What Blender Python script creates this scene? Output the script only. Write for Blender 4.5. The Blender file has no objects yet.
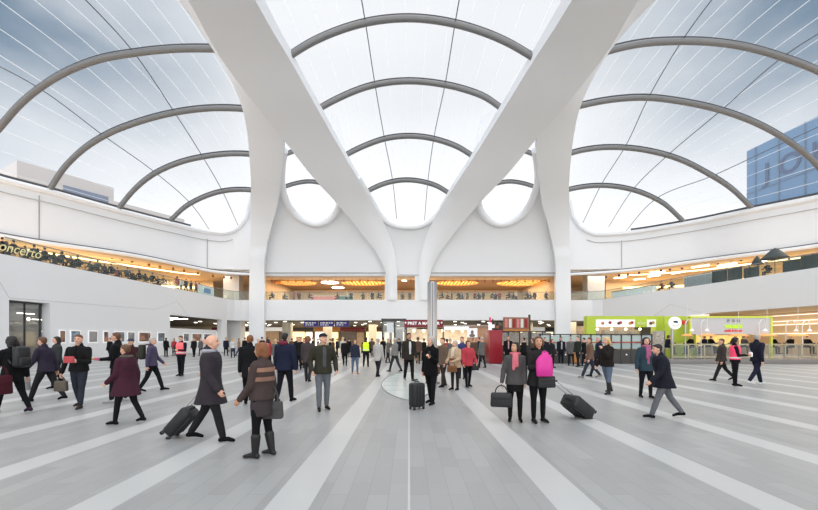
import bpy, bmesh, math, random
import numpy as np
from mathutils import Vector, Matrix
random.seed(7)
SC = bpy.context.scene
COL = SC.collection
R = math.radians
F, CX, HY, EYE = 400.0, 409.0, 339.0, 1.62     # focal length (px), principal column, horizon row, eye height

def W(px, py, d):
    "point of the hall at distance d seen at that direction"
    return Vector(((px-CX)*d/F, d, EYE+(HY-py)*d/F))
def G(px, fy):
    d = F*EYE/(fy-HY)
    return Vector(((px-CX)*d/F, d, 0.0))

# ---------------------------------------------------------------- materials
MATS = {}
def mat(name, col, rough=0.6, metal=0.0, emit=0.0, var=0.06, scale=6.0, bump=0.0, spec=0.4, alpha=None):
    if name in MATS: return MATS[name]
    m = bpy.data.materials.new(name); m.use_nodes = True
    nt = m.node_tree; nt.nodes.clear()
    out = nt.nodes.new('ShaderNodeOutputMaterial')
    b = nt.nodes.new('ShaderNodeBsdfPrincipled')
    nt.links.new(b.outputs[0], out.inputs[0])
    tc = nt.nodes.new('ShaderNodeTexCoord')
    nz = nt.nodes.new('ShaderNodeTexNoise'); nz.inputs['Scale'].default_value = scale; nz.inputs['Detail'].default_value = 3
    nt.links.new(tc.outputs['Object'], nz.inputs['Vector'])
    mx = nt.nodes.new('ShaderNodeMix'); mx.data_type = 'RGBA'
    c = list(col)[:3]
    mx.inputs[6].default_value = (*[max(0, v*(1-var)) for v in c], 1)
    mx.inputs[7].default_value = (*[min(1, v*(1+var)) for v in c], 1)
    nt.links.new(nz.outputs[0], mx.inputs[0])
    nt.links.new(mx.outputs[2], b.inputs['Base Color'])
    b.inputs['Roughness'].default_value = rough
    b.inputs['Metallic'].default_value = metal
    b.inputs['Specular IOR Level'].default_value = spec
    if emit > 0:
        b.inputs['Emission Color'].default_value = (*c, 1)
        b.inputs['Emission Strength'].default_value = emit
    if bump > 0:
        bp = nt.nodes.new('ShaderNodeBump'); bp.inputs['Strength'].default_value = bump
        nt.links.new(nz.outputs[0], bp.inputs['Height']); nt.links.new(bp.outputs[0], b.inputs['Normal'])
    MATS[name] = m
    return m

def srgb(r, g, b):
    f = lambda v: (v/255/12.92 if v/255 <= 0.04045 else ((v/255+0.055)/1.055)**2.4)
    return (f(r), f(g), f(b))
def fabric(r, g, b):
    c = srgb(r, g, b); l = 0.3*c[0]+0.55*c[1]+0.15*c[2]
    k = 0.72 if max(r, g, b) < 170 else 0.9
    return mat('fabric_%d_%d_%d' % (r, g, b), tuple((v*0.75+l*0.25)*k for v in c), rough=0.85, var=0.22, scale=14, bump=0.25, spec=0.2)

white = mat('white_render', (0.86, 0.865, 0.875), rough=0.55, var=0.012, scale=0.4)
white2 = mat('white_panel', (0.84, 0.845, 0.855), rough=0.5, var=0.015, scale=0.5)
groove = mat('groove_grey', (0.22, 0.21, 0.20), rough=0.7)
darkline = mat('dark_gutter', (0.07, 0.07, 0.075), rough=0.6)
browntrim = mat('brown_grey_trim', (0.13, 0.115, 0.105), rough=0.6)
steel = mat('arch_steel', (0.20, 0.198, 0.195), rough=0.42, metal=0.25, var=0.05)
polished = mat('polished_steel', (0.42, 0.40, 0.39), rough=0.32, metal=0.8, var=0.1, scale=3)
cablem = mat('cable_steel', (0.16, 0.18, 0.21), rough=0.5)
black = mat('black_paint', (0.015, 0.015, 0.017), rough=0.45)
darkgrey = mat('dark_grey_metal', (0.05, 0.052, 0.055), rough=0.45)
rubber = mat('black_rubber', (0.02, 0.02, 0.02), rough=0.8)
tan = mat('warm_tan_wall', (0.60, 0.46, 0.30), rough=0.7, var=0.12, scale=0.5)
tanceil = mat('timber_ceiling', (0.72, 0.53, 0.33), rough=0.6, var=0.08, scale=0.8)
browncil = mat('brown_ceiling', (0.25, 0.15, 0.085), rough=0.6, var=0.15, scale=0.7)
warmglow = mat('warm_lamp', (1.0, 0.72, 0.36), emit=3.5, var=0.0)
whiteglow = mat('white_lamp', (1.0, 0.93, 0.82), emit=5.0, var=0.0)
amberglow = mat('amber_lamp', (1.0, 0.50, 0.09), emit=1.3, var=0.0)
lime = mat('lime_green', srgb(190, 210, 70), rough=0.45, var=0.05)
limebright = mat('lime_yellow_frame', srgb(222, 235, 90), rough=0.4, var=0.03)
redbox = mat('dark_red_lacquer', srgb(150, 18, 36), rough=0.3, var=0.05)
maroon = mat('maroon_sign', srgb(120, 18, 34), rough=0.4, var=0.04)
signblue = mat('sign_blue', srgb(58, 52, 140), rough=0.4, emit=0.12, var=0.04)
woodm = mat('honey_wood', srgb(190, 125, 62), rough=0.5, var=0.25, scale=3)
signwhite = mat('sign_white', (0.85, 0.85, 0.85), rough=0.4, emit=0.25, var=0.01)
goldm = mat('gold_lettering', srgb(226, 214, 160), rough=0.4, emit=0.15, var=0.02)
skinm = {'light': mat('skin_light', srgb(224, 172, 146), rough=0.55, var=0.05, scale=20),
         'mid': mat('skin_mid', srgb(196, 142, 112), rough=0.55, var=0.05, scale=20),
         'tanned': mat('skin_tan', srgb(206, 156, 126), rough=0.55, var=0.05, scale=20)}
eyem = mat('eye_dark', (0.02, 0.015, 0.012), rough=0.2, var=0)
lipm = mat('lips', srgb(160, 84, 78), rough=0.5)

def glass_mat(name, tint, op=0.12, rough=0.05, gl=0.08):
    m = bpy.data.materials.new(name); m.use_nodes = True
    nt = m.node_tree; nt.nodes.clear()
    out = nt.nodes.new('ShaderNodeOutputMaterial')
    t = nt.nodes.new('ShaderNodeBsdfTransparent'); t.inputs[0].default_value = (*tint, 1)
    g = nt.nodes.new('ShaderNodeBsdfGlossy'); g.inputs['Roughness'].default_value = rough
    d = nt.nodes.new('ShaderNodeBsdfDiffuse'); d.inputs[0].default_value = (0.75, 0.82, 0.8, 1)
    a = nt.nodes.new('ShaderNodeMixShader'); a.inputs[0].default_value = gl
    b = nt.nodes.new('ShaderNodeMixShader'); b.inputs[0].default_value = op
    nt.links.new(t.outputs[0], a.inputs[1]); nt.links.new(g.outputs[0], a.inputs[2])
    nt.links.new(a.outputs[0], b.inputs[1]); nt.links.new(d.outputs[0], b.inputs[2])
    nt.links.new(b.outputs[0], out.inputs[0])
    return m
glass = glass_mat('balustrade_glass', (0.80, 0.86, 0.85), 0.03, 0.03, 0.03)
shopglass = glass_mat('shop_glass', (0.85, 0.87, 0.88), 0.04)
frosted = glass_mat('frosted_glass', (0.55, 0.72, 0.68), 0.5, 0.3)

def film_mat():
    "clear roof film with thin white welded seams that run along the hall"
    m = bpy.data.materials.new('roof_film'); m.use_nodes = True
    nt = m.node_tree; nt.nodes.clear(); L = nt.links.new
    out = nt.nodes.new('ShaderNodeOutputMaterial')
    t = nt.nodes.new('ShaderNodeBsdfTransparent'); t.inputs[0].default_value = (0.97, 0.98, 1, 1)
    tr = nt.nodes.new('ShaderNodeBsdfTranslucent'); tr.inputs[0].default_value = (0.9, 0.9, 0.9, 1)
    df = nt.nodes.new('ShaderNodeBsdfDiffuse'); df.inputs[0].default_value = (0.9, 0.9, 0.9, 1)
    ad = nt.nodes.new('ShaderNodeMixShader'); ad.inputs[0].default_value = 0.7
    L(df.outputs[0], ad.inputs[1]); L(tr.outputs[0], ad.inputs[2])
    at = nt.nodes.new('ShaderNodeAttribute'); at.attribute_name = 'seam'; at.attribute_type = 'GEOMETRY'
    mul = nt.nodes.new('ShaderNodeMath'); mul.operation = 'FRACT'
    L(at.outputs['Fac'], mul.inputs[0])
    lt = nt.nodes.new('ShaderNodeMath'); lt.operation = 'LESS_THAN'; lt.inputs[1].default_value = 0.045
    L(mul.outputs[0], lt.inputs[0])
    ml = nt.nodes.new('ShaderNodeMath'); ml.operation = 'MULTIPLY_ADD'; ml.inputs[1].default_value = 0.55; ml.inputs[2].default_value = 0.05
    L(lt.outputs[0], ml.inputs[0])
    mix = nt.nodes.new('ShaderNodeMixShader')
    L(ml.outputs[0], mix.inputs[0]); L(t.outputs[0], mix.inputs[1]); L(ad.outputs[0], mix.inputs[2])
    L(mix.outputs[0], out.inputs[0])
    return m
film = film_mat()

def floor_mat():
    m = bpy.data.materials.new('stone_floor'); m.use_nodes = True
    nt = m.node_tree; b = nt.nodes['Principled BSDF']; L = nt.links.new
    def N(t, **k):
        n = nt.nodes.new(t)
        for a, v in k.items(): setattr(n, a, v)
        return n
    geo = N('ShaderNodeNewGeometry'); sp = N('ShaderNodeSeparateXYZ'); L(geo.outputs['Position'], sp.inputs[0])
    def M(op, a, bb=None, c=None):
        n = N('ShaderNodeMath', operation=op)
        for i, v in enumerate((a, bb, c)):
            if v is None: continue
            if isinstance(v, (int, float)): n.inputs[i].default_value = v
            else: L(v, n.inputs[i])
        return n.outputs[0]
    X = sp.outputs[0]; Y = sp.outputs[1]
    # pale bands: centre lines at +1.62+1.93n and -1.17-1.87n, 0.42 wide
    xr = M('DIVIDE', M('SUBTRACT', X, 1.62-0.21), 1.93)
    fr = M('FRACT', xr); br = M('MULTIPLY', M('LESS_THAN', fr, 0.42/1.93), M('GREATER_THAN', xr, 0.0))
    xl = M('DIVIDE', M('SUBTRACT', M('MULTIPLY', X, -1.0), 1.17-0.21), 1.87)
    fl = M('FRACT', xl); bl = M('MULTIPLY', M('LESS_THAN', fl, 0.42/1.87), M('GREATER_THAN', xl, 0.0))
    band = M('ADD', br, bl)
    br_ = N('ShaderNodeTexBrick'); br_.offset = 0.37; br_.squash = 1.0
    cv = N('ShaderNodeCombineXYZ'); L(Y, cv.inputs[0]); L(X, cv.inputs[1]); L(cv.outputs[0], br_.inputs['Vector'])
    br_.inputs['Scale'].default_value = 1.0
    br_.inputs['Brick Width'].default_value = 0.9; br_.inputs['Row Height'].default_value = 0.21
    br_.inputs['Mortar Size'].default_value = 0.004; br_.inputs['Mortar Smooth'].default_value = 0.3
    br_.inputs['Color1'].default_value = (0.31, 0.308, 0.303, 1); br_.inputs['Color2'].default_value = (0.36, 0.358, 0.352, 1)
    br_.inputs['Mortar'].default_value = (0.27, 0.27, 0.265, 1); br_.inputs['Bias'].default_value = 0.0
    nz = N('ShaderNodeTexNoise'); nz.inputs['Scale'].default_value = 0.35; nz.inputs['Detail'].default_value = 5
    L(geo.outputs['Position'], nz.inputs['Vector'])
    nz2 = N('ShaderNodeTexNoise'); nz2.inputs['Scale'].default_value = 45; L(geo.outputs['Position'], nz2.inputs['Vector'])
    mxb = N('ShaderNodeMix', data_type='RGBA'); mxb.blend_type = 'MIX'
    mxb.inputs[7].default_value = (0.52, 0.517, 0.505, 1); L(br_.outputs['Color'], mxb.inputs[6])
    L(M('MULTIPLY', band, 0.9), mxb.inputs[0])
    v = M('ADD', M('MULTIPLY_ADD', nz.outputs[0], 0.22, 0.86), M('MULTIPLY_ADD', nz2.outputs[0], 0.10, -0.05))
    mul = N('ShaderNodeMix', data_type='RGBA'); mul.blend_type = 'MULTIPLY'; mul.inputs[0].default_value = 1
    L(mxb.outputs[2], mul.inputs[6])
    cc = N('ShaderNodeCombineXYZ'); [L(v, cc.inputs[i]) for i in range(3)]; L(cc.outputs[0], mul.inputs[7])
    L(mul.outputs[2], b.inputs['Base Color'])
    b.inputs['Roughness'].default_value = 0.42; b.inputs['Specular IOR Level'].default_value = 0.35
    return m

def picture_mat(name, c1, c2, scale=4.0, seed=0.0):
    m = bpy.data.materials.new(name); m.use_nodes = True
    nt = m.node_tree; b = nt.nodes['Principled BSDF']
    tc = nt.nodes.new('ShaderNodeTexCoord'); mp = nt.nodes.new('ShaderNodeMapping'); mp.inputs['Location'].default_value = (seed, seed*1.7, 0)
    nz = nt.nodes.new('ShaderNodeTexVoronoi'); nz.inputs['Scale'].default_value = scale
    rp = nt.nodes.new('ShaderNodeValToRGB'); rp.color_ramp.elements[0].color = (*c1, 1); rp.color_ramp.elements[1].color = (*c2, 1)
    nt.links.new(tc.outputs['Object'], mp.inputs[0]); nt.links.new(mp.outputs[0], nz.inputs['Vector'])
    nt.links.new(nz.outputs['Color'], rp.inputs[0]); nt.links.new(rp.outputs[0], b.inputs['Base Color'])
    b.inputs['Roughness'].default_value = 0.5
    return m

# ---------------------------------------------------------------- object helpers
def tag(o, label=None, cat=None, group=None, kind=None):
    if label: o['label'] = label
    if cat: o['category'] = cat
    if group: o['group'] = group
    if kind: o['kind'] = kind
    return o
def link_mesh(name, me, m, parent=None):
    o = bpy.data.objects.new(name, me); COL.objects.link(o)
    if m is not None and not me.materials: me.materials.append(m)
    if parent is not None: o.parent = parent
    return o
def build(name, bm, m, parent=None, smooth=None):
    me = bpy.data.meshes.new(name)
    bmesh.ops.recalc_face_normals(bm, faces=bm.faces)
    bm.to_mesh(me); bm.free()
    if smooth is not None:
        me.polygons.foreach_set('use_smooth', [True]*len(me.polygons))
        me.set_sharp_from_angle(angle=R(smooth))
    return link_mesh(name, me, m, parent)
def empty(name, loc, rz=0.0, **k):
    o = bpy.data.objects.new(name, None); COL.objects.link(o)
    o.location = loc; o.rotation_euler = (0, 0, rz); o.empty_display_size = 0.2
    return tag(o, **k)
def local(root, v):
    return Matrix.Rotation(-root.rotation_euler[2], 3, 'Z') @ (Vector(v)-Vector(root.location))

def bbox(bm, x0, x1, y0, y1, z0, z1, bev=0.0):
    vs = [bm.verts.new((x, y, z)) for x in (x0, x1) for y in (y0, y1) for z in (z0, z1)]
    fs = [(0, 1, 3, 2), (4, 6, 7, 5), (0, 4, 5, 1), (2, 3, 7, 6), (0, 2, 6, 4), (1, 5, 7, 3)]
    faces = [bm.faces.new([vs[i] for i in f]) for f in fs]
    if bev > 0:
        es = list({e for f in faces for e in f.edges})
        bmesh.ops.bevel(bm, geom=es, offset=bev, segments=2, affect='EDGES', profile=0.5)
def box(name, x0, x1, y0, y1, z0, z1, m, parent=None, bev=0.0):
    bm = bmesh.new(); bbox(bm, min(x0, x1), max(x0, x1), min(y0, y1), max(y0, y1), min(z0, z1), max(z0, z1), bev)
    return build(name, bm, m, parent, 35 if bev else None)

def basis(d):
    d = d.normalized(); u = Vector((0, 0, 1)) if abs(d.z) < 0.9 else Vector((0, 1, 0))
    a = d.cross(u).normalized(); return a, a.cross(d).normalized()
def tube(bm, pts, rad, seg=8, cap=True, flat=1.0):
    pts = [Vector(p) for p in pts]; n = len(pts)
    rad = rad if isinstance(rad, (list, tuple)) else [rad]*n
    rings = []; prev = None
    for i, p in enumerate(pts):
        t = (pts[min(i+1, n-1)]-pts[max(i-1, 0)])
        if t.length < 1e-9: t = Vector((0, 0, 1))
        t.normalize()
        if prev is None: a, b = basis(t)
        else:
            a = prev-t*prev.dot(t)
            a = a.normalized() if a.length > 1e-6 else basis(t)[0]
            b = a.cross(t).normalized()
        prev = a
        rings.append([bm.verts.new(p+(a*math.cos(2*math.pi*k/seg)+b*math.sin(2*math.pi*k/seg)*flat)*rad[i]) for k in range(seg)])
    for i in range(n-1):
        for k in range(seg):
            bm.faces.new((rings[i][k], rings[i][(k+1) % seg], rings[i+1][(k+1) % seg], rings[i+1][k]))
    if cap:
        bm.faces.new(rings[0][::-1]); bm.faces.new(rings[-1])
def tubeobj(name, pts, rad, m, parent=None, seg=8):
    bm = bmesh.new(); tube(bm, pts, rad, seg); return build(name, bm, m, parent, 50)
def ellipsoid(bm, c, r, rot=None, seg=12):
    mtx = Matrix.Translation(Vector(c)) @ (rot.to_4x4() if rot is not None else Matrix.Identity(4)) @ Matrix.Diagonal((*r, 1))
    bmesh.ops.create_uvsphere(bm, u_segments=seg, v_segments=max(6, seg*2//3), radius=1, matrix=mtx)
def disc(bm, c, r, h, seg=24, axis='Z'):
    rot = Matrix.Identity(4) if axis == 'Z' else Matrix.Rotation(R(90), 4, 'X' if axis == 'Y' else 'Y')
    bmesh.ops.create_cone(bm, cap_ends=True, segments=seg, radius1=r, radius2=r, depth=h, matrix=Matrix.Translation(Vector(c)) @ rot)
def lathe(bm, prof, c=(0, 0, 0), seg=20):
    rings = [[bm.verts.new((c[0]+r*math.cos(2*math.pi*k/seg), c[1]+r*math.sin(2*math.pi*k/seg), c[2]+z)) for k in range(seg)] for r, z in prof]
    for a, b in zip(rings, rings[1:]):
        for k in range(seg): bm.faces.new((a[k], a[(k+1) % seg], b[(k+1) % seg], b[k]))
    bm.faces.new(rings[0][::-1]); bm.faces.new(rings[-1])

def herm(xs, ys, x):
    "smooth interpolation through the given knots"
    xs = np.array(xs, float); ys = np.array(ys, float); x = np.clip(np.atleast_1d(np.array(x, float)), xs[0], xs[-1])
    h = np.diff(xs); dl = np.diff(ys)/h; m = np.zeros(len(xs)); m[0] = dl[0]; m[-1] = dl[-1]
    for i in range(1, len(xs)-1):
        if dl[i-1]*dl[i] > 0:
            w1 = 2*h[i]+h[i-1]; w2 = h[i]+2*h[i-1]; m[i] = (w1+w2)/(w1/dl[i-1]+w2/dl[i])
    i = np.clip(np.searchsorted(xs, x)-1, 0, len(h)-1); t = (x-xs[i])/h[i]
    return (2*t**3-3*t**2+1)*ys[i]+(t**3-2*t**2+t)*h[i]*m[i]+(-2*t**3+3*t**2)*ys[i+1]+(t**3-t**2)*h[i]*m[i+1]
def resample(pts, n):
    "n points evenly spaced along a smooth curve through pts"
    P = np.array([tuple(p) for p in pts], float)
    s = np.concatenate([[0], np.cumsum(np.linalg.norm(np.diff(P, axis=0), axis=1))])
    # catmull-rom style tangents on chord length
    m = np.zeros_like(P); m[0] = (P[1]-P[0])/(s[1]-s[0]); m[-1] = (P[-1]-P[-2])/(s[-1]-s[-2])
    for i in range(1, len(P)-1):
        m[i] = ((P[i]-P[i-1])/(s[i]-s[i-1])*(s[i+1]-s[i])+(P[i+1]-P[i])/(s[i+1]-s[i])*(s[i]-s[i-1]))/(s[i+1]-s[i-1])
    x = np.linspace(0, s[-1], n); k = np.clip(np.searchsorted(s, x)-1, 0, len(P)-2)
    h = (s[k+1]-s[k])[:, None]; t = ((x-s[k])[:, None])/h
    Q = (2*t**3-3*t**2+1)*P[k]+(t**3-2*t**2+t)*h*m[k]+(-2*t**3+3*t**2)*P[k+1]+(t**3-t**2)*h*m[k+1]
    return [Vector(q) for q in Q]

def sheet(name, rows, m, thick=0.0, away=None, parent=None, sharp=45, attr=None):
    """rows: list of equally long rows of points; thick: gives the sheet real thickness, grown in the direction 'away' points"""
    nr, nc = len(rows), len(rows[0])
    P = [[Vector(p) for p in r] for r in rows]
    bm = bmesh.new()
    lay = bm.verts.layers.float.new('seam') if attr else None
    V = [[bm.verts.new(p) for p in r] for r in P]
    if attr:
        for i in range(nr):
            for j in range(nc): V[i][j][lay] = attr[i][j]
    for i in range(nr-1):
        for j in range(nc-1):
            try: bm.faces.new((V[i][j], V[i][j+1], V[i+1][j+1], V[i+1][j]))
            except ValueError: pass
    if thick > 0:
        bm.normal_update()
        Bk = []
        for i in range(nr):
            r = []
            for j in range(nc):
                a = P[min(i+1, nr-1)][j]-P[max(i-1, 0)][j]; b = P[i][min(j+1, nc-1)]-P[i][max(j-1, 0)]
                nrm = a.cross(b)
                nrm = nrm.normalized() if nrm.length > 1e-9 else Vector(away).normalized()
                aw = Vector(away)
                if nrm.dot(aw) < 0: nrm = -nrm
                nrm = (nrm*0.6+aw.normalized()*0.4).normalized()
                r.append(bm.verts.new(P[i][j]+nrm*thick))
            Bk.append(r)
        for i in range(nr-1):
            for j in range(nc-1): bm.faces.new((Bk[i][j], Bk[i+1][j], Bk[i+1][j+1], Bk[i][j+1]))
        for i in range(nr-1):
            bm.faces.new((V[i][0], V[i+1][0], Bk[i+1][0], Bk[i][0])); bm.faces.new((V[i][-1], Bk[i][-1], Bk[i+1][-1], V[i+1][-1]))
        for j in range(nc-1):
            bm.faces.new((V[0][j], Bk[0][j], Bk[0][j+1], V[0][j+1])); bm.faces.new((V[-1][j], V[-1][j+1], Bk[-1][j+1], Bk[-1][j]))
    return build(name, bm, m, parent, sharp)

def text(name, s, size, m, mw, parent=None, extrude=0.01, shear=0.0, align='CENTER', bold=0.0):
    cu = bpy.data.curves.new(name, 'FONT'); cu.body = s; cu.size = size; cu.extrude = extrude; cu.shear = shear
    cu.align_x = align; cu.align_y = 'CENTER'; cu.offset = bold
    t = bpy.data.objects.new(name+'_tmp', cu); COL.objects.link(t)
    dg = bpy.context.evaluated_depsgraph_get()
    me = bpy.data.meshes.new_from_object(t.evaluated_get(dg))
    bpy.data.objects.remove(t); bpy.data.curves.remove(cu)
    me.transform(mw); me.materials.clear()
    return link_mesh(name, me, m, parent)
def face_cam(x, y, z):  # text frame readable from the camera side
    return Matrix.Translation((x, y, z)) @ Matrix.Rotation(R(90), 4, 'X')

# ================================================================ FLOOR
bm = bmesh.new()
for f in [[(-62, -12, 0), (62, -12, 0), (62, 90, 0), (-62, 90, 0)]]:
    bm.faces.new([bm.verts.new(v) for v in f])
r = bmesh.ops.extrude_face_region(bm, geom=bm.faces[:]); bmesh.ops.translate(bm, vec=(0, 0, -0.3), verts=[v for v in r['geom'] if isinstance(v, bmesh.types.BMVert)])
fl = build('floor', bm, floor_mat()); tag(fl, 'grey stone plank floor with pale bands running away', kind='structure')
bm = bmesh.new(); bbox(bm, -0.012, 0.012, -2, 10.55, 0.0, 0.003)
tag(build('trim_1', bm, mat('pale_joint', (0.5, 0.5, 0.49))), 'pale straight joint line along the middle of the floor', kind='structure')
# eye-shaped glass floor panel
root = empty('floor_light_panel', (0.0, 15.2, 0), label='almond-shaped frosted glass panel set into the floor under the steel pole', cat='floor panel')
bm = bmesh.new(); N = 48; ring = []
outl = []
for k in range(N):
    a = 2*math.pi*k/N
    outl.append((1.0*math.cos(a)*(abs(math.cos(a))**0.45 if abs(math.cos(a)) > 1e-6 else 0), 4.6*math.sin(a)))
top = [bm.verts.new((x, y, 0.008)) for x, y in outl]; bot = [bm.verts.new((x, y, -0.05)) for x, y in outl]
bm.faces.new(top); bm.faces.new(bot[::-1])
for k in range(N): bm.faces.new((top[k], bot[k], bot[(k+1) % N], top[(k+1) % N]))
build('glass_plate', bm, mat('frosted_floor_glass', (0.55, 0.60, 0.58), rough=0.25, var=0.03), root)
tubeobj('steel_rim', [(x*1.01, y*1.01, 0.008) for x, y in outl+outl[:2]], 0.02, mat('rim_grey', (0.3, 0.3, 0.29)), root, 6)
for yy in (-2.6, -1.3, 0.0, 1.3, 2.6):
    w = 1.0*(1-(yy/4.6)**2)**0.725-0.04
    box('glazing_bar', -w, w, yy-0.012, yy+0.012, 0.004, 0.012, mat('rim_grey', (0.3, 0.3, 0.29)), root)

# ================================================================ SHELL AND RIBS
Dk = ([-90, 0, 49, 99, 139, 157, 180, 205, 225, 250, 273, 300, 420], [15.5, 23.5, 29.4, 34.8, 40.2, 42.6, 45.6, 49.0, 51.0, 52.4, 52.9, 53.0, 53.0])
def D(py): return float(herm(Dk[0], Dk[1], py)[0])
def curve(k, py): return float(herm(k[0], k[1], py)[0])
def mir(k, s): return (k[0], [s(p)-x for p, x in zip(*k)])
E1 = ([-90, 0, 30, 60, 110, 157, 190, 207, 225, 240, 258, 275, 300], [202, 255, 272, 290, 318, 345, 365, 375, 385, 391, 395.5, 397, 397])
E2 = ([-90, 0, 49, 99, 139, 175, 207, 240, 257, 273, 283, 300], [120, 188, 215, 250.5, 283, 311, 340, 367, 379, 385.5, 387, 387])
sr = lambda p: 816+max(0, 207-p)*0.054
E1r, E2r = mir(E1, sr), mir(E2, lambda p: 816+max(0, 207-p)*0.052)
C1 = ([-90, 0, 50, 85, 115, 145, 190, 230, 273, 300, 352], [98, 178, 213, 233, 244, 248.5, 251, 250.5, 249.5, 249, 249])
C2 = ([-90, 0, 49, 99, 139, 150, 165, 180, 200, 230, 250, 265, 352], [124, 190, 216, 251, 283, 283.5, 282.5, 281, 278.5, 270.5, 266, 264, 264])
C1r = mir(C1, lambda p: 820+(max(0, 180-p)*0.03 if p > 50 else 3.9+(50-p)*0.2))
C2r = mir(C2, lambda p: 820+max(0, 139-p)*0.050)

def band(name, Ka, Kb, p0, p1, n, m, thick, da, db, lab, cat, bulge=0.0, mm=white):
    rows = []
    for i in range(n+1):
        p = p0+(p1-p0)*i/n
        a = W(curve(Ka, p), p, D(p)+da(p)); b = W(curve(Kb, p), p, D(p)+db(p))
        row = []
        for j in range(m+1):
            t = j/m; q = a.lerp(b, t); q.y -= bulge*4*t*(1-t); row.append(q)
        rows.append(row)
    o = sheet(name, rows, mm, thick, (0, 0.7, 0.7)); tag(o, lab, cat)
    return o
band('roof_rib', E2, E1, -90, 300, 90, 8, 1.1, lambda p: -0.75 if p < 200 else -0.75+0.5*min(1, (p-200)/60), lambda p: -0.25, 'broad white diagonal roof rib rising from the centre to the upper left', 'roof rib', 0.25)
band('roof_rib', E2r, E1r, -90, 300, 90, 8, 1.1, lambda p: -0.75 if p < 200 else -0.75+0.5*min(1, (p-200)/60), lambda p: -0.25, 'broad white diagonal roof rib rising from the centre to the upper right', 'roof rib', 0.25)
dc = lambda p: -0.7 if p < 250 else -0.9
dcl = lambda p: 1.1 if p < 50 else (1.1-1.7*min(1, (p-50)/115))
for kk, (a, b, s) in enumerate(((C1, C2, 'left'), (C1r, C2r, 'right'))):
    band('roof_column', a, b, -90, 351.5, 100, 6, 1.0, lambda p: dcl(p) if p < 250 else -0.9, dc,
         'white curved column flaring upward into the %s-hand roof rib' % s, 'column', 0.12)

# lip shapes of the openings, white rolled edge
def lip(name, pts, r, lab):
    P = resample([W(x, y, d) for x, y, d in pts], 60)
    o = tubeobj(name, P, r, white, None, 10); tag(o, lab, kind='structure'); return o
OL = [(284, 150), (282, 165), (281.5, 181), (284, 195), (289, 206), (298, 217), (309, 223), (318, 224.5), (328, 221), (335, 214), (339, 206), (340, 196)]
def dy(y, off=0.0): return D(y)+off
lip('trim_2', [(x, y, dy(y, 0.3)) for x, y in OL], 0.42, 'rolled white rim of the left oval roof opening')
ORt = [(819.5-x if y < 190 else 818-x, y) for x, y in OL]
lip('trim_3', [(x, y, dy(y, 0.3)) for x, y in ORt], 0.42, 'rolled white rim of the right oval roof opening')
OC = [(358, 178), (366, 191), (374, 205), (381, 216), (389, 223), (399, 226.5), (409, 227.3), (419, 226.5), (429, 222), (438, 214), (446, 203), (454, 190), (462, 177)]
lip('trim_4', [(x, y, dy(y, 0.35)) for x, y in OC], 0.34, 'rolled white rim of the central roof opening')

# back wall of the shell: three sheets meeting behind ribs and columns
def wallsheet(name, top, bottom, n, m, lab, thick=0.6):
    T = resample([(x, y, 0) for x, y in top], n+1); B = resample([(x, y, 0) for x, y in bottom], n+1)
    rows = []
    for i in range(n+1):
        row = []
        for j in range(m+1):
            t = j/m; q = T[i].lerp(B[i], t); row.append(W(q.x, q.y, D(q.y)+0.45))
        rows.append(row)
    o = sheet(name, rows, white2, thick, (0, 1, 0.1)); tag(o, lab, kind='structure')
TL = [(262, 170), (276, 170), (281.5, 187), (284.5, 197), (289.5, 208), (298, 218.5), (309, 224.5), (318, 226), (329, 222.5), (337, 214), (341, 205), (352, 200), (368, 217), (386, 245), (393, 275)]
BL = [(258, 276), (393, 276)]
wallsheet('wall_back', TL, BL, 70, 16, 'curved white wall below the left oval roof opening')
TR = [(819-x, y) for x, y in TL][::-1]
wallsheet('wall_back', TR, [(819-393, 276), (561, 276)], 70, 16, 'curved white wall below the right oval roof opening')
wallsheet('wall_back', [(368, 205), (376, 211), (382, 219), (389, 225), (399, 228.5), (409, 229), (419, 228.5), (429, 224), (437, 216), (450, 205)], [(386, 276), (431, 276)], 40, 12, 'narrow white wall between the feet of the ribs')

# ================================================================ SIDE WALLS
LP = [(-60, 158.0), (0, 176.5), (50, 189.5), (119, 208.5), (170, 221.5), (205, 229.5)]   # left gutter line at z=14.3 over the eye
LD = ([-60, 0, 50, 119, 170, 205, 234, 255], [31.8, 35.2, 38.4, 43.9, 48.6, 52.0, 53.2, 53.4])
LT = ([-60, 0, 50, 119, 170, 205, 222, 234, 243, 249, 251.5, 253], [158, 176.5, 189.5, 208.5, 221.5, 229.5, 231.5, 229, 221, 208, 195, 185])
LB = ([-60, 0, 140, 189, 218, 236, 255], [222, 236, 257, 267, 272.3, 273.8, 274.5])
RD = ([565, 584, 616, 684, 753, 818, 890], [53.4, 53.2, 52.8, 49.3, 43.7, 39.7, 35.6])
RT = ([566, 568.5, 571, 577, 586, 598, 616, 684, 753, 818, 890], [185, 195, 208, 221, 229, 232.5, 231.8, 222, 208, 195, 178.5])
RB = ([565, 584, 628, 700, 818, 890], [274.5, 273.8, 270.6, 261, 246, 234])
def sidewall(name, T, B, Dm, x0, x1, ext, lab):
    xs = list(np.linspace(x0, x1, 46)); rows = []
    for x in xs:
        d = curve(Dm, x); yt = curve(T, x); yb = curve(B, x)
        rows.append([W(x, yt+(yb-yt)*j/10, d) for j in range(11)])
    tz, bz = rows[0 if ext[2] == 0 else -1][0].z, rows[0 if ext[2] == 0 else -1][-1].z
    for ex, ey in ext[:2]:
        r = [Vector((ex, ey, tz+(bz-tz)*j/10)) for j in range(11)]
        if ext[2] == 0: rows.insert(0, r)
        else: rows.append(r)
    o = sheet(name, rows, white2, 0.5, (-1 if x0 < 400 else 1, 0.6, 0)); tag(o, lab, kind='structure'); return rows
Lrows = sidewall('wall_left', LT, LB, LD, -60, 253, ((-45.5, 14), (-52, 0), 0), 'tall white upper wall on the left above the balcony')
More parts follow.
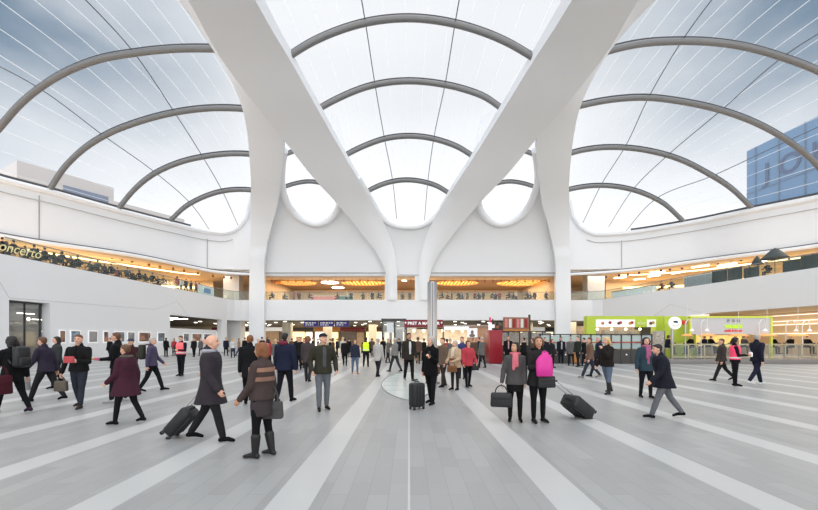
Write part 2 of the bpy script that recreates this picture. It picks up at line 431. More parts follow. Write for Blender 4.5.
Rrows = sidewall('wall_right', RT, RB, RD, 566, 890, ((54, 22), (68, 0), 1), 'tall white upper wall on the right above the balcony')
def linealong(name, rows, t, r, m, lab, off=(0, 0, 0), a=0, b=None):
    pts = []
    for row in rows[a:b]:
        k = t*10; i = min(9, int(k)); q = row[i].lerp(row[i+1], k-i); pts.append(q+Vector(off))
    o = tubeobj(name, pts, r, m, None, 6); tag(o, lab, kind='structure')
linealong('trim_5', Lrows, 0.0, 0.16, darkline, 'dark gutter where the left roof film meets the wall', (0, 0, 0.12), 0, -9)
linealong('trim_6', Rrows, 0.0, 0.16, darkline, 'dark gutter where the right roof film meets the wall', (0, 0, 0.12), 9)
linealong('trim_7', Lrows, 0.0, 0.30, white, 'rolled white rim of the left roof opening', (0.1, -0.1, -0.28), 0)
linealong('trim_8', Rrows, 0.0, 0.30, white, 'rolled white rim of the right roof opening', (-0.1, -0.1, -0.28), 0)
for nm, rows, sx, lab in (('trim_9', Lrows, 1, 'fine groove under the left roof edge'), ('trim_10', Rrows, -1, 'fine groove under the right roof edge')):
    pts = [q for q in [r_[0]+Vector((0.12*sx, -0.1, -1.35)) for r_ in rows]]
    pts = pts[:-3] if sx > 0 else pts[3:]
    tag(tubeobj(nm, pts, 0.05, mat('soft_groove', (0.5, 0.49, 0.48)), None, 6), lab, kind='structure')
for nm, rows, sx, lab in (('trim_11', Lrows, 1, 'brown edge strip along the foot of the left upper wall'), ('trim_12', Rrows, -1, 'brown edge strip along the foot of the right upper wall')):
    pts = [r_[-1]+Vector((0.15*sx, -0.1, 0.22)) for r_ in rows]
    tag(tubeobj(nm, pts, 0.085, browntrim, None, 6), lab, kind='structure')
    pts = [r_[-1]+Vector((0.25*sx, -0.15, -0.02)) for r_ in rows]
    tag(tubeobj(nm+'0', pts, 0.20, white, None, 8), 'white lip at the foot of the %s upper wall' % ('left' if sx > 0 else 'right'), kind='structure')
def joint(name, Dm, T, B, x, lab, dxs):
    d = curve(Dm, x); a = W(x, curve(T, x)+9, d); b = W(x, curve(B, x)-3, d); o = Vector((dxs*0.06, -0.05, 0))
    tag(tubeobj(name, [a+o, b+o], 0.03, groove, None, 6), lab, kind='structure')
joint('trim_13', LD, LT, LB, 39, 'vertical panel joint in the left upper wall near the frame edge', 1)
joint('trim_14', LD, LT, LB, 207, 'vertical panel joint in the left upper wall near the column', 1)
joint('trim_15', RD, RT, RB, 622, 'vertical panel joint in the right upper wall', -1)

# ================================================================ ROOF FILM AND STEEL ARCHES
arcs = {
 'left': [([(-30, 168), (-12, 141), (0, 127), (23.5, 101), (47, 83), (94, 61), (136, 53), (179, 49), (207, 48.8), (215, 49)], 33.4, 31.0),
          ([(50, 189), (64, 168), (80, 152), (106, 135), (139, 122), (174, 113), (212, 108.5), (240, 109), (249, 109.8)], 38.3, 37.8),
          ([(119, 208), (132, 192), (151, 176), (176, 164), (207, 156.5), (235, 154), (248, 154.5), (264, 158)], 43.7, 45.0),
          ([(170, 221), (184, 208), (202, 198), (223, 191.5), (240, 190), (250, 190.5), (264, 194)], 48.5, 51.0)],
 'centre': [([(283, 60.5), (289, 56.5), (310, 43.5), (333, 33), (368, 22.5), (409, 18.5), (447, 22.5), (479, 31), (508, 43), (533, 57.5), (538, 60.5)], 31, 31),
          ([(311, 115), (318, 110), (341, 97.5), (368, 87), (391, 82.5), (411, 81.5), (435, 83.5), (465, 90), (485, 97.5), (502, 109), (509, 114)], 38, 38),
          ([(328, 168), (346, 155.5), (364, 146.5), (388, 138.5), (406, 136.5), (424, 137.5), (442, 141.5), (459, 148), (472, 156), (490, 168)], 45, 45),
          ([(350, 204), (368, 191.5), (382, 185), (395, 181.5), (409, 180.5), (424, 182.5), (438, 187), (448, 193), (464, 204)], 51, 51)],
 'right': [([(607, 51.5), (618, 48.5), (640, 44), (676, 41.5), (713, 42.5), (747, 47.5), (781, 57), (818, 71), (860, 95), (900, 132), (925, 172)], 31, 34.2),
          ([(575, 107.5), (585, 105), (612, 100), (648, 98), (679, 101.5), (719, 110), (752, 121.5), (785, 139), (818, 166), (835, 190)], 37.5, 38.7),
          ([(556, 160), (573, 153), (596, 148.5), (624, 148), (653, 152), (683, 161), (705, 172), (732, 189), (752, 208)], 45, 43.7),
          ([(556, 194), (571, 189.5), (597, 186), (620, 187.5), (643, 193.5), (664, 204), (684, 222)], 51, 49.3)],
}
NA = 40
cab_px = {'left': [(40, 103, 153, 190), (134, 172, 201, 223)], 'centre': [(363, 374, 384, 392), (455, 446, 436, 427)],
          'right': [(684, 649, 623, 602), (782, 720, 669, 633), (872, 789, 713, 655)]}
sidetxt = {'left': 'left', 'centre': 'central', 'right': 'right'}
ordn = ['nearest', 'second nearest', 'third', 'farthest']
def arch(pts, lab, r=0.25, grp=None):
    root = empty('steel_arch', pts[len(pts)//2], label=lab, cat='arch', group=grp)
    L = [local(root, p) for p in pts]
    tubeobj('arch_tube', L, r, steel, root, 12)
    tubeobj('clamp_rail', [p+Vector((0, 0.02, r+0.10)) for p in L], 0.075, darkline, root, 6)
    return root
wn = 1
for key, lst in arcs.items():
    A = []
    for pts, d0, d1 in lst:
        x0, x1 = pts[0][0], pts[-1][0]
        A.append(resample([W(x, y, d0+(d1-d0)*(x-x0)/(x1-x0)) for x, y in pts], NA))
    for i, P in enumerate(A):
        arch(P, '%s grey steel arch of the %s roof vault' % (ordn[i], sidetxt[key]), grp='steel arches of the %s roof vault' % sidetxt[key])
    def ext(P1, P2, k, dz): return [Vector((p.x+(p.x-q.x)*k, p.y+(p.y-q.y)*k, p.z+(p.z-q.z)*k*0.5+dz)) for p, q in zip(P1, P2)]
    A0 = [Vector((p.x*1.0-(q.x-p.x)*0.5, p.y-7, p.z+0.0)) for p, q in zip(A[0], A[1])]
    Am = [Vector((p.x, p.y-8, p.z-0.6)) for p in A0]
    arch(A0, 'grey steel arch of the %s roof vault overhead near the camera' % sidetxt[key], grp='steel arches of the %s roof vault' % sidetxt[key])
    zb = 16.2
    A5 = [Vector((p.x*0.96 if key == 'centre' else p.x, p.y+6.5, zb+(p.z-zb)*0.30)) for p in A[3]]
    A45 = [Vector((p.x*0.985 if key == 'centre' else p.x, p.y+3.6, zb+(p.z-zb)*0.78)) for p in A[3]]
    seq = [Am, A0]+A+[A45, A5]
    # smooth loft with extra rows
    rows, att = [], []
    cols = [resample([s[j]+Vector((0, 0, 0.42)) for s in seq], 36) for j in range(NA)]
    s_len = 0
    prev = A[1][0]; lens = [0]
    for j in range(1, NA): lens.append(lens[-1]+(A[1][j]-A[1][j-1]).length)
    for i in range(36):
        rows.append([cols[j][i] for j in range(NA)]); att.append([lens[j]/1.62 for j in range(NA)])
    o = sheet('window_%d' % wn, rows, film, 0, attr=att); wn += 1
    tag(o, 'clear plastic film skin of the %s roof vault with white seams' % sidetxt[key], kind='structure')
    for ci, cp in enumerate(cab_px[key]):
        knots = []
        for i in range(4):
            lstp = A[i]
            best = min(range(NA-1), key=lambda j: abs((lstp[j].x*F/lstp[j].y+CX)-cp[i]))
            knots.append(lstp[best]+Vector((0, 0, 0.16)))
        first = knots[0]+(knots[0]-knots[1])*1.1; first.z = knots[0].z-0.3
        last = knots[3]+Vector(((knots[3].x-knots[2].x)*0.5, 5.5, -3.2))
        ps = resample([first]+knots+[last], 40)
        tag(tubeobj('roof_cable', ps, 0.045, cablem, None, 5), 'thin dark cable strung under the %s roof vault, %s one from its left' % (sidetxt[key], ['first', 'second', 'third'][ci]), 'cable', 'roof cables')
# film and arches seen through the two oval openings
for s, nm in ((0, 'left'), (1, 'right')):
    O3 = [(262, 166), (272, 161), (284, 155.5), (296, 151), (312, 148.5), (330, 150), (346, 158)]
    O4 = [(262, 199), (272, 193), (284, 187.5), (296, 183.8), (309, 182), (322, 184), (338, 191)]
    fx = (lambda x: x) if s == 0 else (lambda x: 819-x)
    P3 = resample([W(fx(x), y, 45.5) for x, y in O3], 16); P4 = resample([W(fx(x), y, 51) for x, y in O4], 16)
    arch(P3, 'grey steel arch high inside the %s oval opening' % nm, 0.2); arch(P4, 'grey steel arch across the middle of the %s oval opening' % nm, 0.2)
    P2 = [p+Vector((0, -5, 1.6)) for p in P3]; P5 = [Vector((p.x, p.y+8, p.z-6.5)) for p in P4]
    seq = [P2, P3, P4, P5]; cols = [resample([q[j]+Vector((0, 0, 0.35)) for q in seq], 14) for j in range(16)]
    rows = [[cols[j][i] for j in range(16)] for i in range(14)]
    o = sheet('window_%d' % wn, rows, film, 0, attr=[[j*0.35 for j in range(16)] for i in range(14)]); wn += 1
    tag(o, 'clear plastic roof film behind the %s oval opening' % nm, kind='structure')
# ================================================================ LOWER WALLS AND BALCONY
ZF, ZL = 6.85, 4.08
def wallpath(name, segs, sgn, lab, th=0.6):
    "segs: (x, y, low z of the strip that starts here)"
    bm = bmesh.new(); rows = []
    for (x0, y0, z0), (x1, y1, _) in zip(segs, segs[1:]):
        t = Vector((x1-x0, y1-y0, 0)); n = Vector((-t.y, t.x, 0)).normalized()*th
        if n.x*sgn < 0 and abs(n.x) > 1e-3: n = -n
        if abs(n.x) <= 0.3*th and n.y < 0: n = -n
        c = [(x0, y0), (x1, y1), (x1+n.x, y1+n.y), (x0+n.x, y0+n.y)]
        v = [bm.verts.new((p[0], p[1], z)) for z in (z0, ZF) for p in c]
        for f in ((0, 1, 2, 3), (7, 6, 5, 4), (0, 4, 5, 1), (1, 5, 6, 2), (2, 6, 7, 3), (3, 7, 4, 0)): bm.faces.new([v[i] for i in f])
    return tag(build(name, bm, white), lab, kind='structure')
LW = [(-26.4, -8, 0), (-25.0, 25.0, ZL), (-24.85, 27.7, 0), (-24.2, 40.5, ZL), (-23.9, 51, 0), (-23.75, 52.2, ZL), (-23.2, 53.2, ZL), (-22.4, 53.7, ZL), (-21.2, 53.8, 0)]
RW = [(35, -8, 0), (31.3, 20, ZL), (28.35, 38.4, 0), (27.2, 44, ZL), (25.9, 50.5, ZL), (25.5, 52.6, ZL), (24.6, 53.6, ZL), (21.7, 53.8, 0)]
wallpath('wall_left_lower', LW, -1, 'smooth white lower wall and balcony front on the left')
wallpath('wall_right_lower', RW, 1, 'smooth white lower wall and balcony front on the right')
tag(box('wall_back_lower', -19.6, 19.9, 52.9, 54.0, 4.12, 6.80, white), 'white balcony front across the back of the hall', kind='structure')
for x0, x1, s in ((-3.2, -1.6, 'left'), (0.8, 2.4, 'right')):
    tag(box('pillar', x0, x1, 53.0, 54.4, 6.8, 10.2, white), 'white pillar under the foot of the %s roof rib' % s, 'pillar')
tag(box('pillar', -26.0, -23.8, 56, 57.6, 6.85, 10.9, white), 'white pillar on the left balcony beside the column', 'pillar')
tag(box('pillar', 25.0, 27.4, 56, 57.6, 6.85, 10.9, white), 'cream pillar on the right balcony beside the column', 'pillar')
tag(box('pillar', -25.4, -23.0, 54.6, 56.2, 0, 4.1, white), 'white ground floor pillar left of the left column', 'pillar')
# soft facet grooves on the lower left and right walls
gm = mat('soft_groove2', (0.66, 0.66, 0.65))
def pathpt(path, d, z, off):
    for (x0, y0, _), (x1, y1, _) in zip(path, path[1:]):
        if min(y0, y1) <= d <= max(y0, y1): return Vector((x0+(x1-x0)*(d-y0)/(y1-y0)+off, d, z))
    return Vector((path[0][0]+off, d, z))
def groove_line(n, path, ds, off, lab):
    tag(tubeobj('trim_%d' % n, [pathpt(path, d, z, off) for d, z in ds], 0.022, gm, None, 5), lab, kind='structure')
groove_line(20, LW, [(24.0, 5.9), (25.0, 4.2), (27.7, 4.25), (38.3, 4.45), (41.6, 5.5)], 0.0, 'shallow crease in the lower left wall over the shop window')
groove_line(21, LW, [(41.6, 5.6), (43.6, 4.15)], 0.0, 'shallow slanting crease beside the left ground floor opening')
groove_line(22, RW, [(44.5, 4.1), (42.2, 5.3), (38.6, 4.1)], 0.0, 'pointed crease on the lower right wall above the lime sign')
tag(tubeobj('trim_23', [W(264, 273, 52.7), W(386, 273, 52.7)], 0.06, groove, None, 6), 'thin dark line at the foot of the back wall, left of centre', kind='structure')
tag(tubeobj('trim_24', [W(431, 273, 52.7), W(556, 273, 52.7)], 0.06, groove, None, 6), 'thin dark line at the foot of the back wall, right of centre', kind='structure')
tag(tubeobj('trim_25', [W(398, 275, 52.7), W(419, 275, 52.7)], 0.04, groove, None, 6), 'thin dark line between the rib feet', kind='structure')

# balcony slabs, ceilings and rear walls
def strip(name, A, B, m, lab, kind='structure', th=0.0, aw=(0, 0, -1)):
    return tag(sheet(name, [A, B], m, th, aw, sharp=30), lab, kind=kind)
slabm = mat('balcony_floor', (0.30, 0.27, 0.24), rough=0.5)
for nm, path, sx, lab in (('floor_balcony_left', LW, -1, 'left'), ('floor_balcony_right', RW, 1, 'right')):
    A = [Vector((x+sx*0.62, y+(0.55 if abs(x) < 24.7 and y > 53 else 0), 6.83)) for x, y, _ in path]
    B = [Vector((sx*62 if i < len(path)-1 else sx*24, 72 if y > 50 else y, 6.83)) for i, (x, y, _) in enumerate(path)]
    strip(nm, A, B, slabm, 'floor of the %s balcony' % lab, th=0.3)
tag(box('floor_balcony_back', -24, 24, 54.0, 72, 6.5, 6.8, slabm), 'floor of the back balcony', kind='structure')
outL = [r_[-1]+Vector((-9.5, 8.5 if i > 30 else 5, 0)) for i, r_ in enumerate(Lrows)]
outR = [r_[-1]+Vector((9.5, 8.5 if i < 18 else 5, 0)) for i, r_ in enumerate(Rrows)]
def flat(p, z): return Vector((p.x, p.y, z))
for nm, rows, out, lab in (('ceiling_left', Lrows, outL, 'left'), ('ceiling_right', Rrows, outR, 'right')):
    strip(nm, [flat(r_[-1], 10.62) for r_ in rows], [flat(p, 10.62) for p in out], tanceil, 'warm timber ceiling of the %s balcony' % lab, th=0.25, aw=(0, 0, 1))
    strip('wall_%s_rear' % lab, [flat(p, 6.85) for p in out], [flat(p, 10.62) for p in out], tan, 'tan rear wall of the %s balcony' % lab, th=0.2, aw=(0, 1, 0))
tag(box('ceiling_back', -22, 22, 53.8, 70, 10.15, 10.5, browncil), 'dark brown ceiling of the back balcony', kind='structure')
tag(box('wall_back_rear', -38, 38, 69.6, 70, 6.8, 10.9, tan), 'tan rear wall of the back balcony', kind='structure')
tag(box('wall_back_side', -20.6, -20.2, 54.2, 69.5, 6.8, 10.2, tan), 'left end wall of the back balcony', kind='structure')
tag(box('wall_back_side2', 19.7, 20.1, 54.2, 69.5, 6.8, 10.2, tan), 'right end wall of the back balcony', kind='structure')
tag(box('ceiling_corner_left', -36, -20.6, 54.2, 69.6, 10.66, 10.9, tanceil), 'timber ceiling behind the left column', kind='structure')
tag(box('ceiling_corner_right', 20.1, 36, 54.2, 69.6, 10.66, 10.9, tanceil), 'timber ceiling behind the right column', kind='structure')
tag(box('trim_26', -20, 20, 54.1, 56.6, 9.98, 10.14, mat('pale_timber', (0.80, 0.62, 0.42))), 'pale timber band along the front of the back balcony ceiling', kind='structure')
# oval amber ceiling lights
def oval_light(px0, px1, y, d, lab):
    c = W((px0+px1)/2, y, d); w = (px1-px0)/2*d/F; dep = w*0.75
    root = empty('oval_ceiling_light', (c.x, d, 10.12), label=lab, cat='ceiling light', group='glowing oval ceiling lights of the back balcony')
    bm = bmesh.new(); lathe(bm, [(0.02, 0.02), (0.99, 0.02), (1.0, -0.02), (0.96, -0.05), (0.02, -0.05)], seg=36); bm.transform(Matrix.Diagonal((w, dep, 1, 1)))
    build('glowing_panel', bm, amberglow, root)
    tubeobj('timber_rim', [(w*math.cos(a), dep*math.sin(a), -0.09) for a in [2*math.pi*k/36 for k in range(38)]], 0.10, mat('timber_rim', (0.75, 0.42, 0.14)), root, 6)
    for k in range(-5, 6):
        yy = k*dep/6.2; ww = w*math.sqrt(1-(yy/dep)**2)
        xx = k*w/6.2; dd = dep*math.sqrt(1-(xx/w)**2)
        box('timber_slat', xx-0.07, xx+0.07, -dd, dd, -0.22, -0.06, mat('timber_slat', (0.45, 0.22, 0.06)), root)
oval_light(276, 316, 286, 60.0, 'glowing slatted amber oval ceiling light at the left end of the back balcony')
oval_light(342, 386, 286, 60.0, 'glowing slatted amber oval ceiling light just left of the central pillars')
oval_light(436, 478, 286, 60.0, 'glowing slatted amber oval ceiling light just right of the steel pole')
oval_light(497, 551, 286, 60.0, 'glowing slatted amber oval ceiling light at the right end of the back balcony')
def lamp_disc(px, y, d, r, lab, z=None):
    c = W(px, y, d); bm = bmesh.new(); disc(bm, (0, 0, 0), r, 0.06, 20)
    o = build('ceiling_light', bm, whiteglow, None, 40); o.location = (c.x, d, 10.08 if z is None else z); return tag(o, lab, 'ceiling light', 'round white ceiling lights of the back balcony')
lamp_disc(330, 287, 60, 1.3, 'round white ceiling light between the two left amber ovals'); lamp_disc(338, 291, 66, 1.0, 'second round white ceiling light behind the one between the amber ovals')
lamp_disc(404, 284, 58, 0.4, 'small white ceiling light between the central pillars')
# red pendants along the edge of the back ceiling
rp = mat('pink_red_pendant', srgb(190, 60, 70), rough=0.4)
def pendant(px, y, d, m, lab, grp, r=0.13):
    c = W(px, y, d); root = empty('pendant_lamp', c, label=lab, cat='pendant lamp', group=grp)
    bm = bmesh.new(); ellipsoid(bm, (0, 0, 0), (r, r, r*1.15)); build('lamp_shade', bm, m, root, 60)
    tubeobj('cord', [(0, 0, r), (0, 0, r+0.35)], 0.02, black, root, 5)
for px in list(range(272, 384, 8))+[402, 411]+list(range(445, 552, 8)):
    pendant(px, 281.4, 55.3, rp, 'small red pendant lamp under the back balcony ceiling edge', 'small red pendants of the back balcony', 0.11)
pp = mat('purple_pendant', srgb(80, 30, 90), rough=0.4); gp = mat('bronze_pendant', srgb(150, 105, 40), rough=0.35, metal=0.4)
for px, y in ((606, 277), (619, 275.5), (628, 274.5), (639, 273), (661, 270.5), (670, 269.3), (682, 268), (694, 266.3), (708, 264.6), (718, 263.4), (731, 261.5), (741, 260)):
    pendant(px, y, curve(RD, px)+1.2, pp, 'small purple pendant lamp under the right balcony ceiling', 'small purple pendants of the right balcony', 0.15)
for px, y in ((112, 257.5), (122, 259.5), (132, 261.5), (149, 265), (160, 267), (173, 269), (184, 271), (198, 273.5), (213, 276), (224, 277.5), (231, 278)):
    pendant(px, y, curve(LD, px)+1.2, gp, 'small bronze pendant lamp under the left balcony ceiling', 'small bronze pendants of the left balcony', 0.15)
# linear ceiling lights of the side balconies (run along the hall)
def strip_light(p0, p1, lab, grp, w=0.16, m=whiteglow):
    bm = bmesh.new(); a = Vector(p0); b = Vector(p1); n = (b-a).cross(Vector((0, 0, 1))).normalized()*w
    vs = [bm.verts.new(q+Vector((0, 0, z))) for z in (0, 0.06) for q in (a-n, b-n, b+n, a+n)]
    for f in ((0, 1, 2, 3), (7, 6, 5, 4), (0, 4, 5, 1), (1, 5, 6, 2), (2, 6, 7, 3), (3, 7, 4, 0)): bm.faces.new([vs[i] for i in f])
    return tag(build('strip_light', bm, m), lab, 'strip light', grp)
def ceilpt(px, y, z): d = (z-EYE)*F/(HY-y); return Vector(((px-CX)*d/F, d, z))
for i, (a, b) in enumerate([((650, 273), (665, 271.5)), ((648, 277), (660, 275.5)), ((692, 268), (709, 265.5)), ((718, 266.5), (736, 263.5)), ((614, 278.5), (626, 277.5)), ((634, 280), (645, 279)), ((760, 262), (778, 258.5)), ((672, 274), (684, 272))]):
    strip_light(ceilpt(*a, 10.5), ceilpt(*b, 10.5), 'thin white strip light on the right balcony ceiling, %s' % ['over the pillar end', 'lower of the pair by the pillar', 'near the middle', 'above the dark furniture', 'closest to the cream pillar', 'second from the cream pillar', 'farthest to the right', 'inner one near the middle'][i], 'strip lights of the right balcony')
for nm, rows_, sx in (('left', Lrows, -1), ('right', Rrows, 1)):
    pts = [flat(r_[-1], 10.25)+Vector((2.2*sx, 1.2, 0)) for r_ in rows_]
    pts = pts[2:-6] if sx < 0 else pts[6:-2]
    tag(tubeobj('cove_light', pts, 0.07, warmglow, None, 6), 'continuous warm light line under the front of the %s balcony ceiling' % nm, 'cove light')
# long glowing coves along the rear walls
for nm, out, sx in (('left', outL, 1), ('right', outR, -1)):
    pts = [flat(p, 9.45)+Vector((0.5*sx, -0.5, 0)) for p in out][3:-3]
    o = tubeobj('cove_light', pts, 0.17, warmglow, None, 5); tag(o, 'long warm glowing light line along the rear of the %s balcony' % nm, 'cove light')
    pts = [flat(p, 8.2)+Vector((0.4*sx, -0.4, 0)) for p in out][3:-3]
    o = tubeobj('cove_light', pts, 0.11, warmglow, None, 5); tag(o, 'lower warm glowing shelf light along the rear of the %s balcony' % nm, 'cove light')
    A = [flat(p, 6.9)+Vector((0.9*sx, -0.9, 0)) for p in out][3:-3]; B = [flat(p, 8.0)+Vector((0.9*sx, -0.9, 0)) for p in out][3:-3]
    tag(sheet('bar_counter', [A, B], mat('dark_counter', (0.06, 0.045, 0.035), var=0.5, scale=1.5), 0.3, (-sx, 0.5, 0)), 'long dark serving counter at the rear of the %s balcony' % nm, 'counter')

# glass balustrades
def balustrade(path, h, lab, inset, group='glass balustrades of the balcony', step=2.0, z0=ZF, pm=glass):
    P = [Vector((x, y, z0)) for x, y in path]
    root = empty('glass_balustrade', P[0], label=lab, cat='balustrade', group=group)
    L = [local(root, p) for p in P]
    # evenly spaced panes
    n = max(2, int(sum((b-a).length for a, b in zip(L, L[1:]))/step)); Q = resample(L, n+1) if len(L) > 2 else [L[0].lerp(L[1], i/n) for i in range(n+1)]
    pa = None
    for i in range(n):
        a, b = Q[i], Q[i+1]; t = (b-a).normalized()*0.02; nn = Vector((-t.y, t.x, 0)).normalized()*0.012; up = Vector((0, 0, h-0.04)); lo = Vector((0, 0, 0.02))
        bm = bmesh.new(); vs = [bm.verts.new(q) for q in (a+t-nn+lo, b-t-nn+lo, b-t+nn+lo, a+t+nn+lo, a+t-nn+up, b-t-nn+up, b-t+nn+up, a+t+nn+up)]
        for f in ((0, 1, 2, 3), (7, 6, 5, 4), (0, 4, 5, 1), (1, 5, 6, 2), (2, 6, 7, 3), (3, 7, 4, 0)): bm.faces.new([vs[k] for k in f])
        build('glass_pane', bm, pm, root)
    tubeobj('handrail', [q+Vector((0, 0, h)) for q in Q], 0.035, mat('rail_steel', (0.30, 0.30, 0.30), metal=0.6, rough=0.35), root, 8)
    tubeobj('base_channel', [q+Vector((0, 0, 0.03)) for q in Q], 0.035, mat('rail_steel', (0.30, 0.30, 0.30), metal=0.6, rough=0.35), root, 6)
    return root
balustrade([(x-0.3, y) for x, y, _ in LW[1:-1] if True][:4]+[(-24.0, 52.3), (-23.4, 53.5), (-22.5, 54.0), (-21.4, 54.1)], 1.15, 'long glass balustrade with steel handrail on the left balcony edge', 0.3)
balustrade([(x+0.3, y) for x, y, _ in RW[1:4]]+[(26.2, 50.5), (25.8, 52.8), (24.7, 53.9), (21.9, 54.1)], 1.15, 'long glass balustrade with steel handrail on the right balcony edge', 0.3)
for x0, x1, l in ((-19.3, -3.3, 'between the left column and the left pillar'), (-1.5, 0.7, 'between the two central pillars'), (2.5, 19.5, 'between the right pillar and the right column')):
    balustrade([(x0, 53.4), (x1, 53.4)], 1.1, 'glass balustrade of the back balcony '+l, 0, z0=6.8)
# gold script on the left glass
t = text('glass_lettering', 'Concerto', 0.86, goldm, Matrix.Translation((-24.93, 25.35, 7.30)) @ Matrix.Rotation(R(90-0.7), 4, 'Z') @ Matrix.Rotation(R(90), 4, 'X'), shear=0.35, extrude=0.004)
tag(t, 'gold slanted word Concerto on the left balcony glass', 'sign')

# ================================================================ GROUND FLOOR BEHIND THE WALLS
dkceil = mat('dark_service_ceiling', (0.10, 0.09, 0.08), rough=0.7, var=0.4, scale=1.0)
tag(box('ceiling_concourse', -60, 60, 54.0, 84, 4.12, 4.4, dkceil), 'dark low ceiling of the rear concourse', kind='structure')
tag(box('wall_concourse', -60, 60, 80, 80.3, 0, 4.12, mat('beige_wall', (0.50, 0.42, 0.30), var=0.2, scale=0.3)), 'beige far wall of the rear concourse', kind='structure')
shopm = [mat('shop_lit_%d' % i, c, emit=e, var=0.5, scale=1.6) for i, (c, e) in enumerate([((0.95, 0.70, 0.38), 1.3), ((0.85, 0.75, 0.55), 1.0), ((0.30, 0.20, 0.12), 0.3), ((0.95, 0.62, 0.28), 1.6), ((0.9, 0.85, 0.75), 1.2), ((0.12, 0.10, 0.09), 0.1)])]
fronts = mat('shop_front_frame', (0.09, 0.075, 0.06))
for i in range(15):
    x = -36+i*5.0
    root = empty('lit_shop', (x, 78, 0), label='lit shop front at the far end of the concourse, number %s counted from the left' % ['one', 'two', 'three', 'four', 'five', 'six', 'seven', 'eight', 'nine', 'ten', 'eleven', 'twelve', 'thirteen', 'fourteen', 'fifteen'][i], cat='shop front', group='shop fronts at the end of the concourse')
    box('display_window', -2.3, 0.7, 0, 0.15, 0.3, 3.0, shopm[i % 6], root)
    box('doorway', 0.8, 2.2, 0, 0.15, 0.0, 2.9, shopm[(i*5+1) % 6], root)
    box('sign_band', -2.4, 2.4, -0.15, 0.1, 3.15, 3.9, [maroon, fronts, signwhite, darkgrey, woodm][i % 5], root)
    box('frame', -2.45, -2.32, -0.1, 0.15, 0, 3.15, fronts, root); box('frame', 0.68, 0.82, -0.1, 0.15, 0, 3.15, fronts, root); box('frame', 2.2, 2.45, -0.1, 0.15, 0, 3.15, fronts, root)
dl = 0
for yy in (56.5, 60, 64, 69, 74):
    for xx in range(-32, 37, 4):
        bm = bmesh.new(); disc(bm, (0, 0, 0), 0.22, 0.05, 12)
        o = build('downlight', bm, whiteglow, None, 40); o.location = (xx+(yy % 3), yy, 4.09)
        tag(o, 'small round downlight in the dark concourse ceiling', 'downlight', 'downlights of the rear concourse')
cream = mat('cream_column', (0.66, 0.60, 0.48), rough=0.5)
for x, y, l in ((-17.6, 58, 'nearest the left column'), (-12.6, 62, 'behind the crowd left of centre'), (-6.0, 66, 'deep in the concourse near the centre'), (13.5, 60, 'behind the glass bar right of centre'), (17.2, 58, 'beside the right column'), (22.8, 56.5, 'right of the right column')):
    tag(box('concourse_pillar', x-0.6, x+0.6, y-0.6, y+0.6, 0, 4.1, cream, bev=0.04), 'square cream pillar '+l, 'pillar', 'square cream pillars of the concourse')
# blue hanging departures sign in three panels
for i, (a, b) in enumerate(((304, 318), (319, 334), (335, 349))):
    c0 = W(a, 321, 55.2); c1 = W(b, 326.6, 55.2)
    root = empty('hanging_sign', ((c0.x+c1.x)/2, 55.2, c1.z), label='blue hanging direction sign with white marks, %s of three in a row' % ['left one', 'middle one', 'right one'][i], cat='sign', group='blue hanging signs over the concourse')
    w = (c1.x-c0.x)/2; h = c0.z-c1.z
    box('sign_panel', -w, w, 0, 0.12, 0, h, signblue, root)
    bm = bmesh.new(); rnd = random.Random(i)
    x = -w+0.2
    while x < w-0.4:
        l = rnd.uniform(0.12, 0.4); bbox(bm, x, min(x+l, w-0.1), -0.012, 0, h*0.55, h*0.78); x += l+0.1
    x = -w+0.2
    while x < w-0.7:
        l = rnd.uniform(0.1, 0.3); bbox(bm, x, min(x+l, w-0.1), -0.012, 0, h*0.22, h*0.38); x += l+0.1
    build('lettering', bm, signwhite, root)
    for sx in (-w*0.7, w*0.7): tubeobj('hanger', [(sx, 0.05, h), (sx, 0.05, 4.12-c1.z)], 0.02, black, root, 6)
# left shop window
root = empty('shop_unit', (-25.6, 26.35, 0), label='dark grey glazed shop unit in the left wall with small lights inside', cat='shop')
def rb(n, x0, x1, y0, y1, z0, z1, m): return box(n, x0, x1, y0, y1, z0, z1, m, root)
gwall = mat('shop_grey', (0.20, 0.19, 0.175), var=0.3, scale=0.8)
rb('rear_wall', -4.2, -4.0, -1.5, 8.0, 0, 4.0, gwall); rb('side_wall', -4, 0, 8.0, 8.2, 0, 4.0, mat('shop_side', (0.33, 0.31, 0.28), var=0.3)); rb('side_wall', -4, 0, -1.6, -1.4, 0, 4.0, gwall)
rb('shop_ceiling', -4.2, 0, -1.6, 8.2, 4.0, 4.1, mat('shop_ceiling', (0.10, 0.10, 0.105)))
rb('glass_door', 0.25, 0.27, -1.3, -0.0, 0.02, 3.98, shopglass); rb('glass_door', 0.25, 0.27, 0.03, 1.1, 0.02, 3.98, shopglass)
rb('mullion', 0.22, 0.32, -0.03, 0.03, 0, 4.0, darkgrey); rb('mullion', 0.22, 0.32, 1.06, 1.14, 0, 4.0, darkgrey); rb('mullion', 0.2, 0.34, -1.36, 1.2, 3.94, 4.06, darkgrey)
for yy, zz, l in ((3.0, 3.5, 1.2), (4.2, 3.1, 1.0), (6.0, 2.6, 1.6), (5.0, 2.2, 0.9)): rb('strip_lamp', -3.2, -3.0, yy, yy+l, zz, zz+0.05, whiteglow)
bm = bmesh.new(); ellipsoid(bm, (-0.8, 1.4, 3.0), (0.09, 0.09, 0.12)); build('bulb', bm, whiteglow, root, 60)
rb('counter', -3.4, -2.4, 1.5, 6.0, 0, 1.1, mat('shop_counter', (0.26, 0.24, 0.22)))
rb('screen', -2.6, -2.55, 4.6, 5.6, 2.0, 2.3, mat('screen_violet', srgb(200, 190, 235), emit=0.9))

